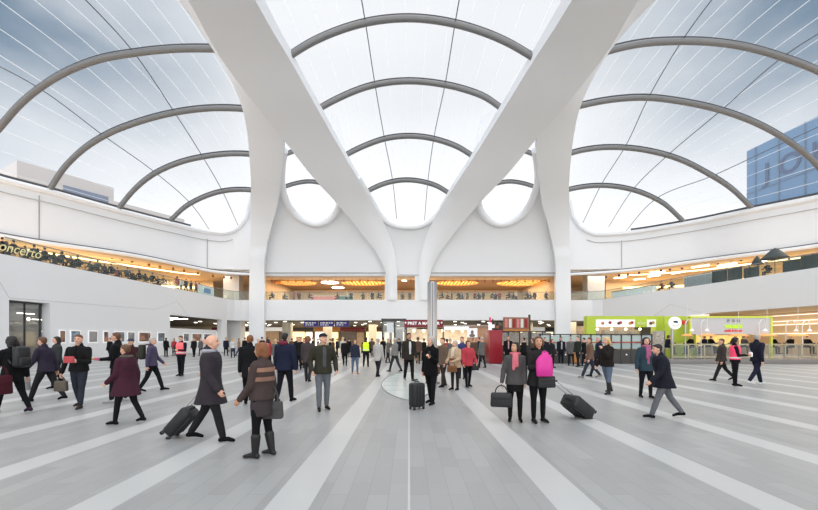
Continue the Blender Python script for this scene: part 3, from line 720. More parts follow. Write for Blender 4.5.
# hoarding with pictures along the left wall
tag(box('hoarding', -24.6, -24.45, 40.6, 50.9, 0, 2.75, white2), 'white hoarding panel closing the left ground floor opening', 'hoarding')
pl = [(60, 67), (71, 82), (89, 99), (104, 110), (115, 126), (128, 136), (139, 152), (158, 166), (187, 193), (196, 206), (208, 217)]
for i, (a, b) in enumerate(pl):
    def dd(px):  # where the sight line meets the wall plane
        lo, hi = 20, 53
        for _ in range(40):
            m_ = (lo+hi)/2
            if (pathpt(LW, m_, 0, 0.12).x*F/m_+CX) < px: lo = m_
            else: hi = m_
        return lo
    d0, d1 = dd(a), dd(b); xo = pathpt(LW, (d0+d1)/2, 0, 0.03).x
    root = empty('poster', (xo, (d0+d1)/2, 1.15), label='dark photo poster on the white left wall, %s from the left' % ['first', 'second', 'third', 'fourth', 'fifth', 'sixth', 'seventh', 'eighth', 'ninth', 'tenth', 'eleventh'][i], cat='poster', group='photo posters along the left wall')
    h = (d1-d0)/2
    if d0 > 40: root.location.x = -24.42
    z1 = 0.98; root.location.z = 1.3
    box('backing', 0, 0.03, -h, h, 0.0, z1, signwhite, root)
    rnd = random.Random(i*3+1)
    c1 = [(0.02, 0.02, 0.03), (0.05, 0.02, 0.02), (0.02, 0.05, 0.07)][i % 3]; c2 = [(0.45, 0.42, 0.4), (0.5, 0.25, 0.15), (0.3, 0.4, 0.5)][(i+1) % 3]
    box('picture', 0.03, 0.036, -h+0.08, h-0.08, 0.1, z1-0.08, picture_mat('poster_art_%d' % i, c1, c2, 2.2, i*2.3), root)
# left ground-floor opening interior
tag(box('wall_service', -38, -37.7, 36, 60, 0, 4.1, mat('service_wall', (0.13, 0.115, 0.095), var=0.4)), 'dark interior wall behind the left hoarding', kind='structure')
tag(box('ceiling_service', -38, -24.6, 36, 54, 4.1, 4.3, dkceil), 'dark ceiling behind the left hoarding', kind='structure')
for i, (x, y) in enumerate(((-27, 43), (-27.5, 46), (-28, 49), (-31, 47), (-31, 51))):
    o = box('strip_light', x-0.9, x+0.9, y-0.05, y+0.05, 4.03, 4.095, whiteglow); tag(o, 'small strip light behind the left hoarding, %s row' % ['first', 'second', 'third', 'fourth', 'fifth'][i], 'strip light', 'strip lights behind the left hoarding')

# ================================================================ KIOSKS
# steel pole
root = empty('steel_pole', (0.85, 14.6, 0), label='tall round brushed steel pole standing on the glass floor panel', cat='pole')
bm = bmesh.new(); lathe(bm, [(0.18, 0.02), (0.18, 3.68), (0.17, 3.70), (0.02, 3.70)], seg=24); build('shaft', bm, polished, root, 40)
bm = bmesh.new(); lathe(bm, [(0.27, 0.01), (0.27, 0.05), (0.19, 0.07), (0.19, 0.02)], seg=24); build('base_plate', bm, steel, root, 40)
for a in (0, 120, 240): box('seam_strip', 0.175*math.cos(R(a-90))-0.01, 0.175*math.cos(R(a-90))+0.01, 0.175*math.sin(R(a-90))-0.01, 0.175*math.sin(R(a-90))+0.01, 0.08, 3.66, darkgrey, root)
# glass lift / frame left of centre
root = empty('glass_lift', (-1.3, 36, 0), label='dark framed glass lift enclosure left of the dark red sign', cat='lift')
for x in (-1.1, 0.0, 0.95): 
    for y in (0, 2.0): box('post', x-0.06, x+0.06, y-0.06, y+0.06, 0, 3.35, darkgrey, root)
for z in (1.05, 3.2): box('rail', -1.1, 0.95, -0.05, 0.05, z, z+0.12, darkgrey, root)
box('glass_wall', -1.05, 0.9, 0.0, 0.02, 0.1, 3.2, shopglass, root); box('glass_wall', -1.1, -1.08, 0, 2, 0.1, 3.2, shopglass, root)
box('white_panel', -0.7, -0.1, 0.1, 0.15, 2.2, 3.1, signwhite, root); box('white_panel', 0.1, 0.75, 0.5, 0.55, 0.6, 2.5, mat('pale_panel', (0.6, 0.58, 0.55)), root)
box('cap', -1.2, 1.05, -0.1, 2.1, 3.35, 3.45, darkgrey, root)
# cafe kiosk with the dark red sign
root = empty('cafe_kiosk', (2.6, 32, 0), label='cafe kiosk with a dark red sign reading PRET A MANGER behind the steel pole', cat='kiosk')
box('sign_board', -2.98, 0.12, 0, 0.15, 2.56, 3.16, maroon, root)
text('lettering', '* PRET A MANGER *', 0.34, signwhite, Matrix.Translation((-1.43, -0.02, 2.86)) @ Matrix.Rotation(R(90), 4, 'X'), root, bold=0.006)
box('counter', -2.7, 4.6, 0.0, 0.8, 0, 1.1, mat('kiosk_counter', (0.34, 0.25, 0.17), var=0.3), root)
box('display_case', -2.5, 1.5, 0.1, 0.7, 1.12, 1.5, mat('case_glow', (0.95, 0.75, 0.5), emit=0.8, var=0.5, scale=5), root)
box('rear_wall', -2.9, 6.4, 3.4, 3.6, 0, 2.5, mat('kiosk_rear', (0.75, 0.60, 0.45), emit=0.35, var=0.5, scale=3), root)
box('white_fascia', 0.2, 2.2, 0.0, 0.12, 2.35, 2.62, signwhite, root)
box('tan_panel', 2.1, 3.9, 0.3, 0.45, 1.2, 2.75, mat('terracotta_panel', srgb(196, 150, 116), var=0.15), root)
for x in (-2.8, 0.15, 4.3): box('post', x-0.05, x+0.05, 0.1, 0.2, 0, 2.6, darkgrey, root)
box('menu_board', 4.2, 5.6, 0.4, 0.5, 1.4, 2.7, mat('menu_dark', (0.05, 0.04, 0.04), var=0.5), root)
box('roof_slab', -2.9, 4.5, 0.15, 3.5, 2.62, 2.72, mat('kiosk_roof', (0.4, 0.36, 0.32)), root)
for k in range(6):
    bm = bmesh.new(); ellipsoid(bm, (-2.2+k*0.8, 1.0, 2.3), (0.12, 0.12, 0.12)); build('bulb', bm, warmglow, root, 60)
pr = empty('portrait_poster', (5.05, 32.1, 1.72), label='small white framed portrait poster on the tan panel left of the red box', cat='poster')
box('sheet', -0.42, 0.42, 0, 0.02, 0, 0.75, signwhite, pr); bm = bmesh.new(); ellipsoid(bm, (0, -0.005, 0.42), (0.12, 0.015, 0.16)); ellipsoid(bm, (0, -0.003, 0.15), (0.24, 0.012, 0.14)); build('portrait_figure', bm, mat('portrait_tone', (0.22, 0.17, 0.15)), pr, 60)
pr.location = (4.85+0.25, 32.28, 1.75)
# red box with promotional bottles
root = empty('red_display_box', (5.68, 26, 0), label='tall glossy dark red display box beside the man in the dark suit', cat='display box')
box('box_body', -0.42, 0.40, 0, 2.0, 0.04, 2.2, redbox, root, 0.015); box('plinth', -0.38, 0.36, 0.05, 1.95, 0, 0.05, black, root)
def bottle(name, loc, h, r, m, m2, lab):
    root = empty(name, loc, label=lab, cat='bottle', group='display items on the red box')
    bm = bmesh.new(); lathe(bm, [(0.02, 0), (r, 0.01), (r, h*0.62), (r*0.4, h*0.78), (r*0.35, h), (0.01, h)], seg=14); build('bottle_body', bm, m, root, 40)
    bm = bmesh.new(); lathe(bm, [(r*1.02, h*0.2), (r*1.02, h*0.5), (r*1.0, h*0.5)], seg=14); build('paper_label', bm, m2, root, 40)
bottle('promotional_bottle', (5.55, 26.5, 2.2), 0.75, 0.12, mat('wine_glass', (0.05, 0.02, 0.02), rough=0.1), signwhite, 'large dark bottle with a white label on the red box, middle')
bottle('promotional_bottle', (5.86, 26.6, 2.2), 0.62, 0.13, black, mat('brown_label', (0.3, 0.12, 0.06)), 'large dark bottle with a brown label on the red box, right')
r2 = empty('promotional_carton', (5.35, 26.4, 2.2), label='white and pink carton standing on the left of the red box top', cat='carton')
box('carton_body', -0.1, 0.1, -0.1, 0.1, 0, 0.5, signwhite, r2); box('pink_cap', -0.06, 0.06, -0.06, 0.06, 0.5, 0.85, mat('pink_cap', srgb(225, 90, 120)), r2)
# bar with hanging menu
root = empty('glass_bar', (8.2, 29.5, 0), label='bar counter with dark frames and a tilted picture menu behind the suited man', cat='bar')
box('counter', -1.7, 3.0, 0, 0.8, 0, 1.15, mat('bar_counter_dark', (0.05, 0.045, 0.04), var=0.3), root); box('counter_top', -1.75, 3.05, -0.1, 0.85, 1.15, 1.2, mat('bar_top', (0.5, 0.36, 0.22)), root)
for x in (-1.65, -0.8, 0.05, 0.9, 1.75, 2.6): box('frame_post', x-0.035, x+0.035, 0.3, 0.37, 1.2, 2.2, darkgrey, root)
box('frame_rail', -1.7, 2.65, 0.3, 0.37, 2.15, 2.22, darkgrey, root); box('bottle_shelf', -1.6, 2.5, 0.7, 0.8, 1.25, 2.1, mat('bottles_glow', (0.45, 0.42, 0.38), var=0.8, scale=9), root)
root2 = empty('menu_canopy', (7.55, 28.2, 2.3), R(12), label='tilted wooden board of red and white menu pictures above the bar', cat='menu board')
box('board', -0.95, 1.0, 0, 0.1, 0, 0.85, mat('menu_wood', srgb(150, 105, 80), var=0.3), root2)
for k in range(6):
    box('menu_picture', -0.85+k*0.3, -0.85+k*0.3+0.2, -0.02, 0, 0.12, 0.74, [mat('menu_pink', srgb(215, 130, 130), var=0.3), mat('menu_white', srgb(225, 220, 215), var=0.1), mat('menu_red', srgb(150, 40, 45), var=0.3)][k % 3], root2)
box('end_post', 1.0, 1.1, -0.02, 0.12, -2.3, 1.05, darkgrey, root2); box('lower_rail', -0.95, 1.0, -0.03, 0.1, -0.12, 0.0, woodm, root2)
# long partition of frosted panes
root = empty('glass_partition', (8.6, 26.2, 0), label='long dark framed partition of greenish frosted panes with a red rail', cat='partition')
n = 11; pw = 0.665
for k in range(n):
    x = k*pw
    box('frame_post', x-0.04, x+0.04, 0, 0.08, 0, 1.93, darkgrey, root)
    box('frosted_pane', x+0.05, x+pw-0.05, 0.03, 0.05, 1.45, 1.85, frosted, root)
    box('frosted_pane', x+0.05, x+pw-0.05, 0.03, 0.05, 0.98, 1.36, mat('panel_mist', (0.36, 0.44, 0.42), rough=0.3), root)
    box('base_panel', x+0.05, x+pw-0.05, 0.02, 0.06, 0.05, 0.9, woodm if k in (3, 6) else mat('base_dark', (0.06, 0.055, 0.05), var=0.2), root)
    if k % 2 == 0:
        bm = bmesh.new(); disc(bm, (x+pw/2, 0.01, 0.6), 0.05, 0.02, 14, 'Y'); build('badge', bm, signwhite, root, 40)
box('frame_post', n*pw-0.04, n*pw+0.04, 0, 0.08, 0, 1.93, darkgrey, root)
box('red_rail', 0, n*pw, -0.02, 0.02, 1.37, 1.43, mat('rail_red', srgb(170, 50, 60)), root); box('top_rail', -0.04, n*pw+0.04, 0, 0.08, 1.88, 1.95, darkgrey, root); box('kick_rail', 0, n*pw, 0, 0.08, 0, 0.06, darkgrey, root)
# lime kiosk
root = empty('lime_kiosk', (16.2, 30, 0), label='lime green framed food kiosk with a white picture sign right of centre', cat='kiosk')
box('frame_post', -2.85, -2.2, 0, 0.6, 0, 3.35, lime, root); box('frame_post', 2.3, 2.95, 0, 0.6, 0, 3.35, lime, root); box('top_beam', -2.19, 2.29, 0.0, 0.58, 3.1, 3.345, lime, root)
box('sign_panel', -2.2, 2.3, -0.04, 0.1, 2.52, 3.08, signwhite, root); box('lime_panel', 0.72, 1.6, -0.07, -0.03, 2.50, 3.10, lime, root)
for k, (x, c) in enumerate(((-1.7, (200, 120, 70)), (-1.15, (170, 60, 60)), (-0.5, (120, 80, 50)), (-0.35, (200, 90, 90)), (0.35, (225, 150, 60)), (0.5, (190, 60, 50)), (1.9, (120, 50, 60)), (2.08, (200, 170, 90)))):
    bm = bmesh.new(); disc(bm, (x, -0.06, 2.8+0.05*(k % 2)), 0.11, 0.03, 16, 'Y'); build('food_picture', bm, mat('food_%d' % k, srgb(*c), var=0.4, scale=20), root, 40)
bm = bmesh.new()
for k in range(5): bbox(bm, 0.9+k*0.12, 0.98+k*0.12, -0.085, -0.07, 2.7, 2.88)
disc(bm, (1.16, -0.08, 2.96), 0.05, 0.02, 10, 'Y'); build('sign_symbol', bm, mat('pale_lime', srgb(228, 236, 170)), root)
box('counter', -2.2, 2.3, 0.3, 1.1, 0, 1.2, mat('kiosk_counter2', (0.20, 0.13, 0.08), var=0.3), root); box('shelf_wall', -2.3, 2.4, 3.0, 3.2, 0, 2.7, mat('kiosk_inner', (0.40, 0.28, 0.18), emit=0.1, var=0.7, scale=4), root)
for k in range(4): box('oven_hood', -1.9+k*1.05, -1.2+k*1.05, 1.4, 2.0, 1.9, 2.35, mat('hood_steel', (0.35, 0.33, 0.31), metal=0.5), root)
box('white_tray', 1.5, 2.2, -0.03, 0.4, 1.2, 1.5, signwhite, root)
for k in range(4):
    bm = bmesh.new(); ellipsoid(bm, (-1.6+k*1.1, 1.0, 2.38), (0.10, 0.10, 0.10)); build('bulb', bm, warmglow, root, 60)
# round white sign on a steel post
root = empty('round_sign', (17.82, 27, 0), label='round white sign with a black noodle bowl on a steel post', cat='sign')
bm = bmesh.new(); disc(bm, (0.12, 0, 2.70), 0.42, 0.12, 32, 'Y'); build('sign_disc', bm, signwhite, root, 40)
bm = bmesh.new(); ellipsoid(bm, (0.13, -0.07, 2.78), (0.16, 0.02, 0.07)); ellipsoid(bm, (0.24, -0.07, 2.73), (0.05, 0.02, 0.04)); build('bowl_symbol', bm, black, root, 60)
bm = bmesh.new(); tube(bm, [(0.13+0.20*math.cos(a), -0.07, 2.66+0.17*math.sin(a)) for a in [math.pi+math.pi*k/12 for k in range(13)]], 0.018, 6); build('bowl_outline', bm, mat('lime_line', srgb(170, 190, 90)), root, 60)
box('post', -0.13, 0.03, -0.08, 0.08, 0.305, 2.3, polished, root, 0.02)
# lime wall with red letters
root = empty('lime_sign_wall', (19.2, 28.5, 0), label='lime green wall with red letters HOT beside the round sign', cat='sign wall')
box('wall_panel', -1.0, 1.25, 0, 0.12, 0.31, 3.25, lime, root)
text('lettering', 'HOT!', 0.42, mat('sign_red', srgb(225, 60, 60), emit=0.1), Matrix.Translation((0.55, -0.02, 2.78)) @ Matrix.Rotation(R(90), 4, 'X'), root, bold=0.02)
box('shelf_unit', -1.6, -0.95, 0.0, 0.5, 0.31, 2.2, mat('shelf_goods', (0.55, 0.48, 0.42), var=0.9, scale=8), root)
# restaurant with bright lime frame
XA, XB = W(697, 0, 27).x, W(780, 0, 27).x
root = empty('glass_restaurant_box', ((XA+XB)/2, 27.6, 0), label='grey glass restaurant box with a bright lime frame reading wasabi', cat='restaurant')
w = (XB-XA)/2
box('frame_post', -w-0.06, -w+0.06, 0, 0.14, 0.3, 3.12, limebright, root); box('frame_post', w-0.06, w+0.06, 0, 0.14, 0.3, 3.12, limebright, root); box('frame_beam', -w-0.06, w+0.06, 0, 0.14, 3.08, 3.2, limebright, root)
box('upper_screen', -w+0.06, w-0.06, 0.05, 0.09, 1.95, 3.08, mat('grey_screen', srgb(205, 203, 205), rough=0.35, var=0.03), root)
cxs = W(741, 0, 27).x-(XA+XB)/2
text('lettering', 'wasabi', 0.46, mat('lime_letter', srgb(186, 222, 60), emit=0.25), Matrix.Translation((cxs, 0.03, 2.52)) @ Matrix.Rotation(R(90), 4, 'X'), root, bold=0.02)
text('lettering', 'sushi & bento', 0.22, mat('sign_red', srgb(225, 60, 60), emit=0.1), Matrix.Translation((cxs, 0.03, 2.2)) @ Matrix.Rotation(R(90), 4, 'X'), root, bold=0.008)
for k in range(3):
    bm = bmesh.new(); a0 = cxs-0.35+k*0.35
    tube(bm, [(a0+0.09*math.cos(a), 0.03, 2.88+0.09*math.sin(a)) for a in [2*math.pi*j/14*0.86+k for j in range(15)]], 0.014, 5); ellipsoid(bm, (a0+0.02, 0.03, 2.88), (0.035, 0.01, 0.03)); build('round_symbol', bm, mat('grey_symbol', (0.12, 0.12, 0.13)), root, 60)
box('lit_display', -w+0.1, w-0.1, 2.4, 2.6, 0.9, 1.9, mat('display_food', (0.85, 0.52, 0.16), emit=0.6, var=0.8, scale=7), root)
box('rear_counter', -w+0.1, w-0.1, 2.0, 2.4, 0.35, 1.0, mat('tan_counter', (0.5, 0.36, 0.2), var=0.2), root)
# terrace kerb and rail
root = empty('terrace_platform', (25, 25.8, 0), label='low grey stone terrace platform under the restaurant tables on the right', cat='platform')
box('platform', -5.6, 10.9, 4.1, 9, 0.0, 0.30, mat('kerb_grey', (0.24, 0.225, 0.21), rough=0.4, var=0.1, scale=1), root)
box('platform_front', -8.2, 10.9, 0, 4.1, 0.0, 0.30, mat('kerb_grey', (0.24, 0.225, 0.21), rough=0.4, var=0.1, scale=1), root, 0.01)
root = empty('terrace_rail', (25, 26.0, 0.3), label='steel post rail with glass along the front of the restaurant terrace', cat='rail')
railm = mat('pale_rail', srgb(196, 186, 160), rough=0.4, metal=0.3)
for k in range(12): box('post', -7.9+k*1.05-0.03, -7.9+k*1.05+0.03, -0.03, 0.03, 0, 0.98, railm, root)
for z in (0.95, 0.12): box('rail', -7.9, 6, -0.03, 0.03, z, z+0.06, railm, root)
box('glass_pane', -7.9, 4, 0.0, 0.01, 0.2, 0.9, shopglass, root)
# restaurant interior to the right
tag(box('wall_restaurant', 28, 36, 42, 42.3, 0, 4.1, tan), 'tan rear wall of the restaurant on the right', kind='structure')
tag(box('wall_restaurant_side', 36, 36.3, 5, 42, 0, 4.1, tan), 'tan side wall of the restaurant on the right', kind='structure')
tag(sheet('ceiling_restaurant', [[Vector((pathpt(RW, d, 0, 0.6).x, d, 4.12)) for d in (-5, 10, 20, 30, 38, 44, 50, 53)], [Vector((60, d, 4.12)) for d in (-5, 10, 20, 30, 38, 44, 50, 53)]], mat('tan_ceiling', (0.74, 0.60, 0.42)), 0.15, (0, 0, 1)), 'tan ceiling of the restaurant on the right', kind='structure')
for i, (xx, zz) in enumerate(((35.93, 3.85), (35.93, 3.3), (35.93, 2.95), (35.93, 2.1))):
    tag(box('strip_light', xx-0.06, xx+0.065, 18, 41.9, zz, zz+0.045, mat('soft_white_lamp', (1, 0.95, 0.88), emit=0.9, var=0)), 'long white light line on the tan restaurant wall, %s from the top' % ['first', 'second', 'third', 'fourth'][i], 'strip light', 'light lines on the restaurant wall')
tag(box('trim_27', 28.5, 35.9, 41.5, 41.9, 0.4, 1.9, mat('goods_wall', (0.5, 0.35, 0.2), var=0.9, scale=5)), 'band of shelves along the restaurant rear wall', kind='structure')
# goose-neck lamps with orange shades
oran = mat('orange_shade', srgb(235, 165, 95), rough=0.5, emit=0.25, var=0.15)
def gooseneck(px, dd_, span, lab):
    x = (px-CX)*dd_/F; root = empty('arched_lamp', (x, dd_, 0.3), label=lab, cat='lamp', group='white arched lamps of the restaurant')
    pts = [(-span, 0, 0), (-span, 0, 2.2)]+[(-span*math.cos(a), 0, 2.2+0.42*math.sin(a)) for a in [math.pi*k/10 for k in range(1, 11)]]+[(span, 0, 2.0)]
    tubeobj('arched_pole', pts, 0.03, mat('lamp_white', (0.8, 0.8, 0.78)), root, 8)
    bm = bmesh.new(); lathe(bm, [(0.04, 0.14), (0.14, 0.0), (0.12, -0.02), (0.02, 0.08)], (span, 0, 1.88), 16); build('lamp_head', bm, signwhite, root, 50)
    bm = bmesh.new(); disc(bm, (0, 0, 0.02), 0.2, 0.03, 20); build('foot_plate', bm, steel, root, 40)
def slabshade(px0, px1, py, dd_, lab):
    a = W(px0, py, dd_); b = W(px1, py, dd_); root = empty('pendant_slab', ((a.x+b.x)/2, dd_, a.z), label=lab, cat='pendant lamp', group='orange pendant shades of the restaurant')
    w = (b.x-a.x)/2; bm = bmesh.new(); lathe(bm, [(0.02, 0.12), (0.55, 0.10), (1, 0.0), (1, -0.05), (0.02, -0.05)], seg=24); bm.transform(Matrix.Diagonal((w, 0.35, 1, 1))); build('shade', bm, oran, root, 50)
    tubeobj('cord', [(0, 0, 0.1), (0, 0, 4.0-a.z)], 0.012, mat('lamp_white', (0.8, 0.8, 0.78)), root, 5)
for px, sp, l in ((688.5, 0.22, 'in front of the lime wall'), (704, 0.2, 'inside the lime frame at its left'), (762, 0.2, 'inside the lime frame at its right'), (791, 0.36, 'just right of the lime frame'), (806, 0.26, 'second right of the lime frame')):
    gooseneck(px, 28.2 if px > 785 else 27.2, sp, 'white arched lamp '+l)
for a, b, l in ((682, 692, 'over the lime wall table'), (699, 716, 'over the left table in the lime frame'), (729, 748, 'under the wasabi lettering'), (758, 776, 'at the right of the lime frame'), (788, 808, 'right of the lime frame')):
    slabshade(a, b, 335.5, 27.3, 'flat orange pendant shade '+l)
def table(name, x, y, z, w, h, lab, grp, m=railm):
    root = empty(name, (x, y, z), label=lab, cat='table', group=grp)
    box('table_top', -w, w, -0.35, 0.35, h-0.05, h, m, root, 0.01)
    for sx in (-w+0.1, w-0.1): box('leg', sx-0.03, sx+0.03, -0.03, 0.03, 0.0, h-0.05, m, root)
for i, x in enumerate((18.6, 20.4, 22.2, 24.0, 26.0, 27.9)):
    table('restaurant_table', x, 27.6 if x < 25.5 else 27.2, 0.3, 0.6, 0.95, 'pale high restaurant table on the terrace, %s from the left' % ['first', 'second', 'third', 'fourth', 'fifth', 'sixth'][i], 'pale high tables on the terrace')

# ================================================================ BUILDINGS OUTSIDE
def facade(name, loc, rz, L, dep, h, m, wins, lab, parts=None):
    root = empty(name, loc, rz, label=lab, cat='building')
    box('building_block', 0, L, 0, dep, 0, h, m, root)
    return root
bb = facade('office_building', (-69.2, 70.6, 0), R(60), 15, 22, 33.2, mat('beige_building', srgb(196, 190, 186), rough=0.8, var=0.04), None, 'pale beige building seen faintly through the roof film on the left')
box('lower_wing', 15, 30, 0, 22, 0, 30.5, mat('beige_building', (0.5, 0.48, 0.46)), bb)
for k in range(3):
    for q in range(2): box('window_band', 6.5+q*13, 14+q*13, -0.1, 0.1, 29.5-3.6*k-2.5*q, 31-3.6*k-2.5*q, mat('band_window', srgb(120, 130, 150), rough=0.3), bb)
tb = facade('glass_tower', (76.0, 90, 0), R(-84), 45, 30, 43.9, mat('blue_tower', srgb(122, 150, 180), rough=0.6, spec=0.1, var=0.08, scale=0.1), None, 'blue glass department store tower behind the roof film on the right')
for k in range(6): box('mullion', 2+k*5, 2.25+k*5, -0.15, 0.0, 0, 43.9, mat('tower_line', srgb(112, 130, 148)), tb)
for z in (26, 34): box('floor_line', 0, 45, -0.12, 0.0, z, z+0.2, mat('tower_line', srgb(112, 130, 148)), tb)
text('sign_lettering', 'J O H N   L E W I S', 5.6, mat('tower_letters', srgb(98, 112, 138)), Matrix.Translation((4.0, -0.2, 37.0)) @ Matrix.Rotation(R(90), 4, 'X'), tb, align='LEFT', bold=0.05)

# ================================================================ WORLD, LIGHTS, CAMERA
w = bpy.data.worlds.new('sky'); SC.world = w; w.use_nodes = True; nt = w.node_tree; nt.nodes.clear(); L = nt.links.new
out = nt.nodes.new('ShaderNodeOutputWorld'); bg = nt.nodes.new('ShaderNodeBackground'); L(bg.outputs[0], out.inputs[0])
tc = nt.nodes.new('ShaderNodeTexCoord'); sp = nt.nodes.new('ShaderNodeSeparateXYZ'); L(tc.outputs['Generated'], sp.inputs[0])
def M(op, a, b=None, c=None, clamp=False):
    n = nt.nodes.new('ShaderNodeMath'); n.operation = op; n.use_clamp = clamp
    for i, v in enumerate((a, b, c)):
        if v is None: continue
        if isinstance(v, (int, float)): n.inputs[i].default_value = v
        else: L(v, n.inputs[i])
    return n.outputs[0]
nz = nt.nodes.new('ShaderNodeTexNoise'); nz.inputs['Scale'].default_value = 2.3; nz.inputs['Detail'].default_value = 5; nz.inputs['Roughness'].default_value = 0.5
mp = nt.nodes.new('ShaderNodeMapping'); mp.inputs['Scale'].default_value = (1, 1, 2.2); mp.inputs['Location'].default_value = (3.1, 0.4, 1.3)
L(tc.outputs['Generated'], mp.inputs[0]); L(mp.outputs[0], nz.inputs['Vector'])
X, Y, Z = sp.outputs
# blue amount grows upward and to the sides, broken by clouds; left is deeper
ax = M('ABSOLUTE', X)
side = M('MULTIPLY_ADD', ax, 2.3, -0.66, True)
hgt = M('DIVIDE', M('SUBTRACT', Z, 0.20), 0.30, None, True)
leftb = M('MULTIPLY_ADD', X, -0.35, 1.08, True)
cl = M('MULTIPLY_ADD', M('SUBTRACT', nz.outputs[0], 0.5), 2.2, 1.0)
cl = M('MAXIMUM', cl, 0.15)
fac = M('MULTIPLY', M('MULTIPLY', M('MULTIPLY', side, hgt), leftb), M('MULTIPLY', cl, 1.0), None, True)
fac2 = M('ADD', fac, M('MULTIPLY', M('MULTIPLY', hgt, 0.13), cl), None, True)
mx = nt.nodes.new('ShaderNodeMix'); mx.data_type = 'RGBA'; L(fac2, mx.inputs[0])
mx.inputs[6].default_value = (1.0, 1.0, 1.0, 1); mx.inputs[7].default_value = (0.10, 0.19, 0.29, 1)
L(mx.outputs[2], bg.inputs[0])
back = M('MULTIPLY_ADD', Y, -4.0, 0.0, True)
zen = M('MULTIPLY_ADD', Z, 8.0, -5.4, True)
low = M('SUBTRACT', 1.0, hgt, None, True)
L(M('ADD', M('ADD', M('MULTIPLY_ADD', back, 0.55, 0.76), M('MULTIPLY', zen, 0.8)), M('MULTIPLY', low, 0.15)), bg.inputs[1])

def area(name, loc, size, size_y, power, col, rot=(0, 0, 0)):
    l = bpy.data.lights.new(name, 'AREA'); l.shape = 'RECTANGLE'; l.size = size; l.size_y = size_y; l.energy = power; l.color = col
    o = bpy.data.objects.new(name, l); COL.objects.link(o); o.location = loc; o.rotation_euler = rot; return o
warm = (1.0, 0.80, 0.57)
area('balcony_light', (-34, 30, 10.4), 8, 40, 4200, warm); area('balcony_light', (36, 34, 10.4), 8, 40, 2600, warm)
area('balcony_light', (-29, 58, 10.4), 8, 6, 500, warm); area('balcony_light', (29, 58, 10.4), 8, 6, 500, warm)
area('balcony_light', (-10, 61, 10.0), 18, 10, 2600, warm); area('balcony_light', (10, 61, 10.0), 18, 10, 2600, warm)
area('concourse_light', (-12, 66, 4.0), 40, 16, 3800, (1, 0.84, 0.62)); area('concourse_light', (28, 60, 4.0), 20, 12, 1600, (1, 0.84, 0.62))
area('restaurant_light', (31.5, 32, 4.0), 8, 16, 420, (1, 0.82, 0.6))
area('kiosk_light', (16.2, 31.5, 2.95), 4, 1.5, 60, (1, 0.85, 0.65)); area('kiosk_light', (4.2, 33.7, 2.5), 6, 2, 60, (1, 0.85, 0.65))
area('shop_light', (-27.5, 29, 3.9), 3, 5, 60, (1, 0.95, 0.9))

cam = bpy.data.cameras.new('camera'); co = bpy.data.objects.new('camera', cam); COL.objects.link(co)
co.location = (0, 0, EYE); co.rotation_euler = (R(90), 0, 0)
cam.sensor_width = 36; cam.lens = F/818*36; cam.shift_y = (HY-255)/818; cam.shift_x = 0; cam.clip_end = 500
SC.camera = co
SC.view_settings.view_transform = 'Standard'; SC.view_settings.look = 'None'; SC.view_settings.gamma = 1; SC.view_settings.use_curve_mapping = False
SC.view_settings.exposure = 0.47
SC.cycles.use_denoising = True
SC.cycles.max_bounces = 8; SC.cycles.diffuse_bounces = 5; SC.cycles.transparent_max_bounces = 12; SC.cycles.sample_clamp_indirect = 6
# ================================================================ PEOPLE
def remesh(name, bm, voxel, m, parent, smooth=2, dec=None):
    me = bpy.data.meshes.new(name+'_raw'); bm.to_mesh(me); bm.free()
    t = bpy.data.objects.new('tmp', me); COL.objects.link(t)
    md = t.modifiers.new('r', 'REMESH'); md.mode = 'VOXEL'; md.voxel_size = voxel; md.adaptivity = 0
    if smooth:
        s = t.modifiers.new('s', 'SMOOTH'); s.factor = 0.5; s.iterations = smooth
    if dec:
        d = t.modifiers.new('d', 'DECIMATE'); d.ratio = dec
    t.name = name
    if parent is not None: t.parent = parent
    PENDING.append((t, m)); return t
PENDING = []
def flush():
    dg = bpy.context.evaluated_depsgraph_get()
    outs = [bpy.data.meshes.new_from_object(t.evaluated_get(dg)) for t, m in PENDING]
    for (t, m), out in zip(PENDING, outs):
        old = t.data; t.modifiers.clear(); out.name = t.name
        out.polygons.foreach_set('use_smooth', [True]*len(out.polygons)); out.materials.clear(); out.materials.append(m)
        t.data = out; bpy.data.meshes.remove(old)
    PENDING.clear()

def limb(bm, pts, rad, seg=12):
    "tapered tube with rounded joints"
    tube(bm, pts, rad, seg)
    for p, r in zip(pts, rad): ellipsoid(bm, p, (r, r, r), seg=seg)
def loft(bm, secs, seg=20):
    "secs: (centre, rx, ry); superelliptic rings"
    rings = []
    for c, rx, ry in secs:
        c = Vector(c); r = []
        for k in range(seg):
            a = 2*math.pi*k/seg; ca, sa = math.cos(a), math.sin(a)
            r.append(bm.verts.new((c.x+rx*math.copysign(abs(ca)**0.85, ca), c.y+ry*math.copysign(abs(sa)**0.9, sa), c.z)))
        rings.append(r)
    for a, b in zip(rings, rings[1:]):
        for k in range(seg): bm.faces.new((a[k], a[(k+1) % seg], b[(k+1) % seg], b[k]))
    bm.faces.new(rings[0][::-1]); bm.faces.new(rings[-1])

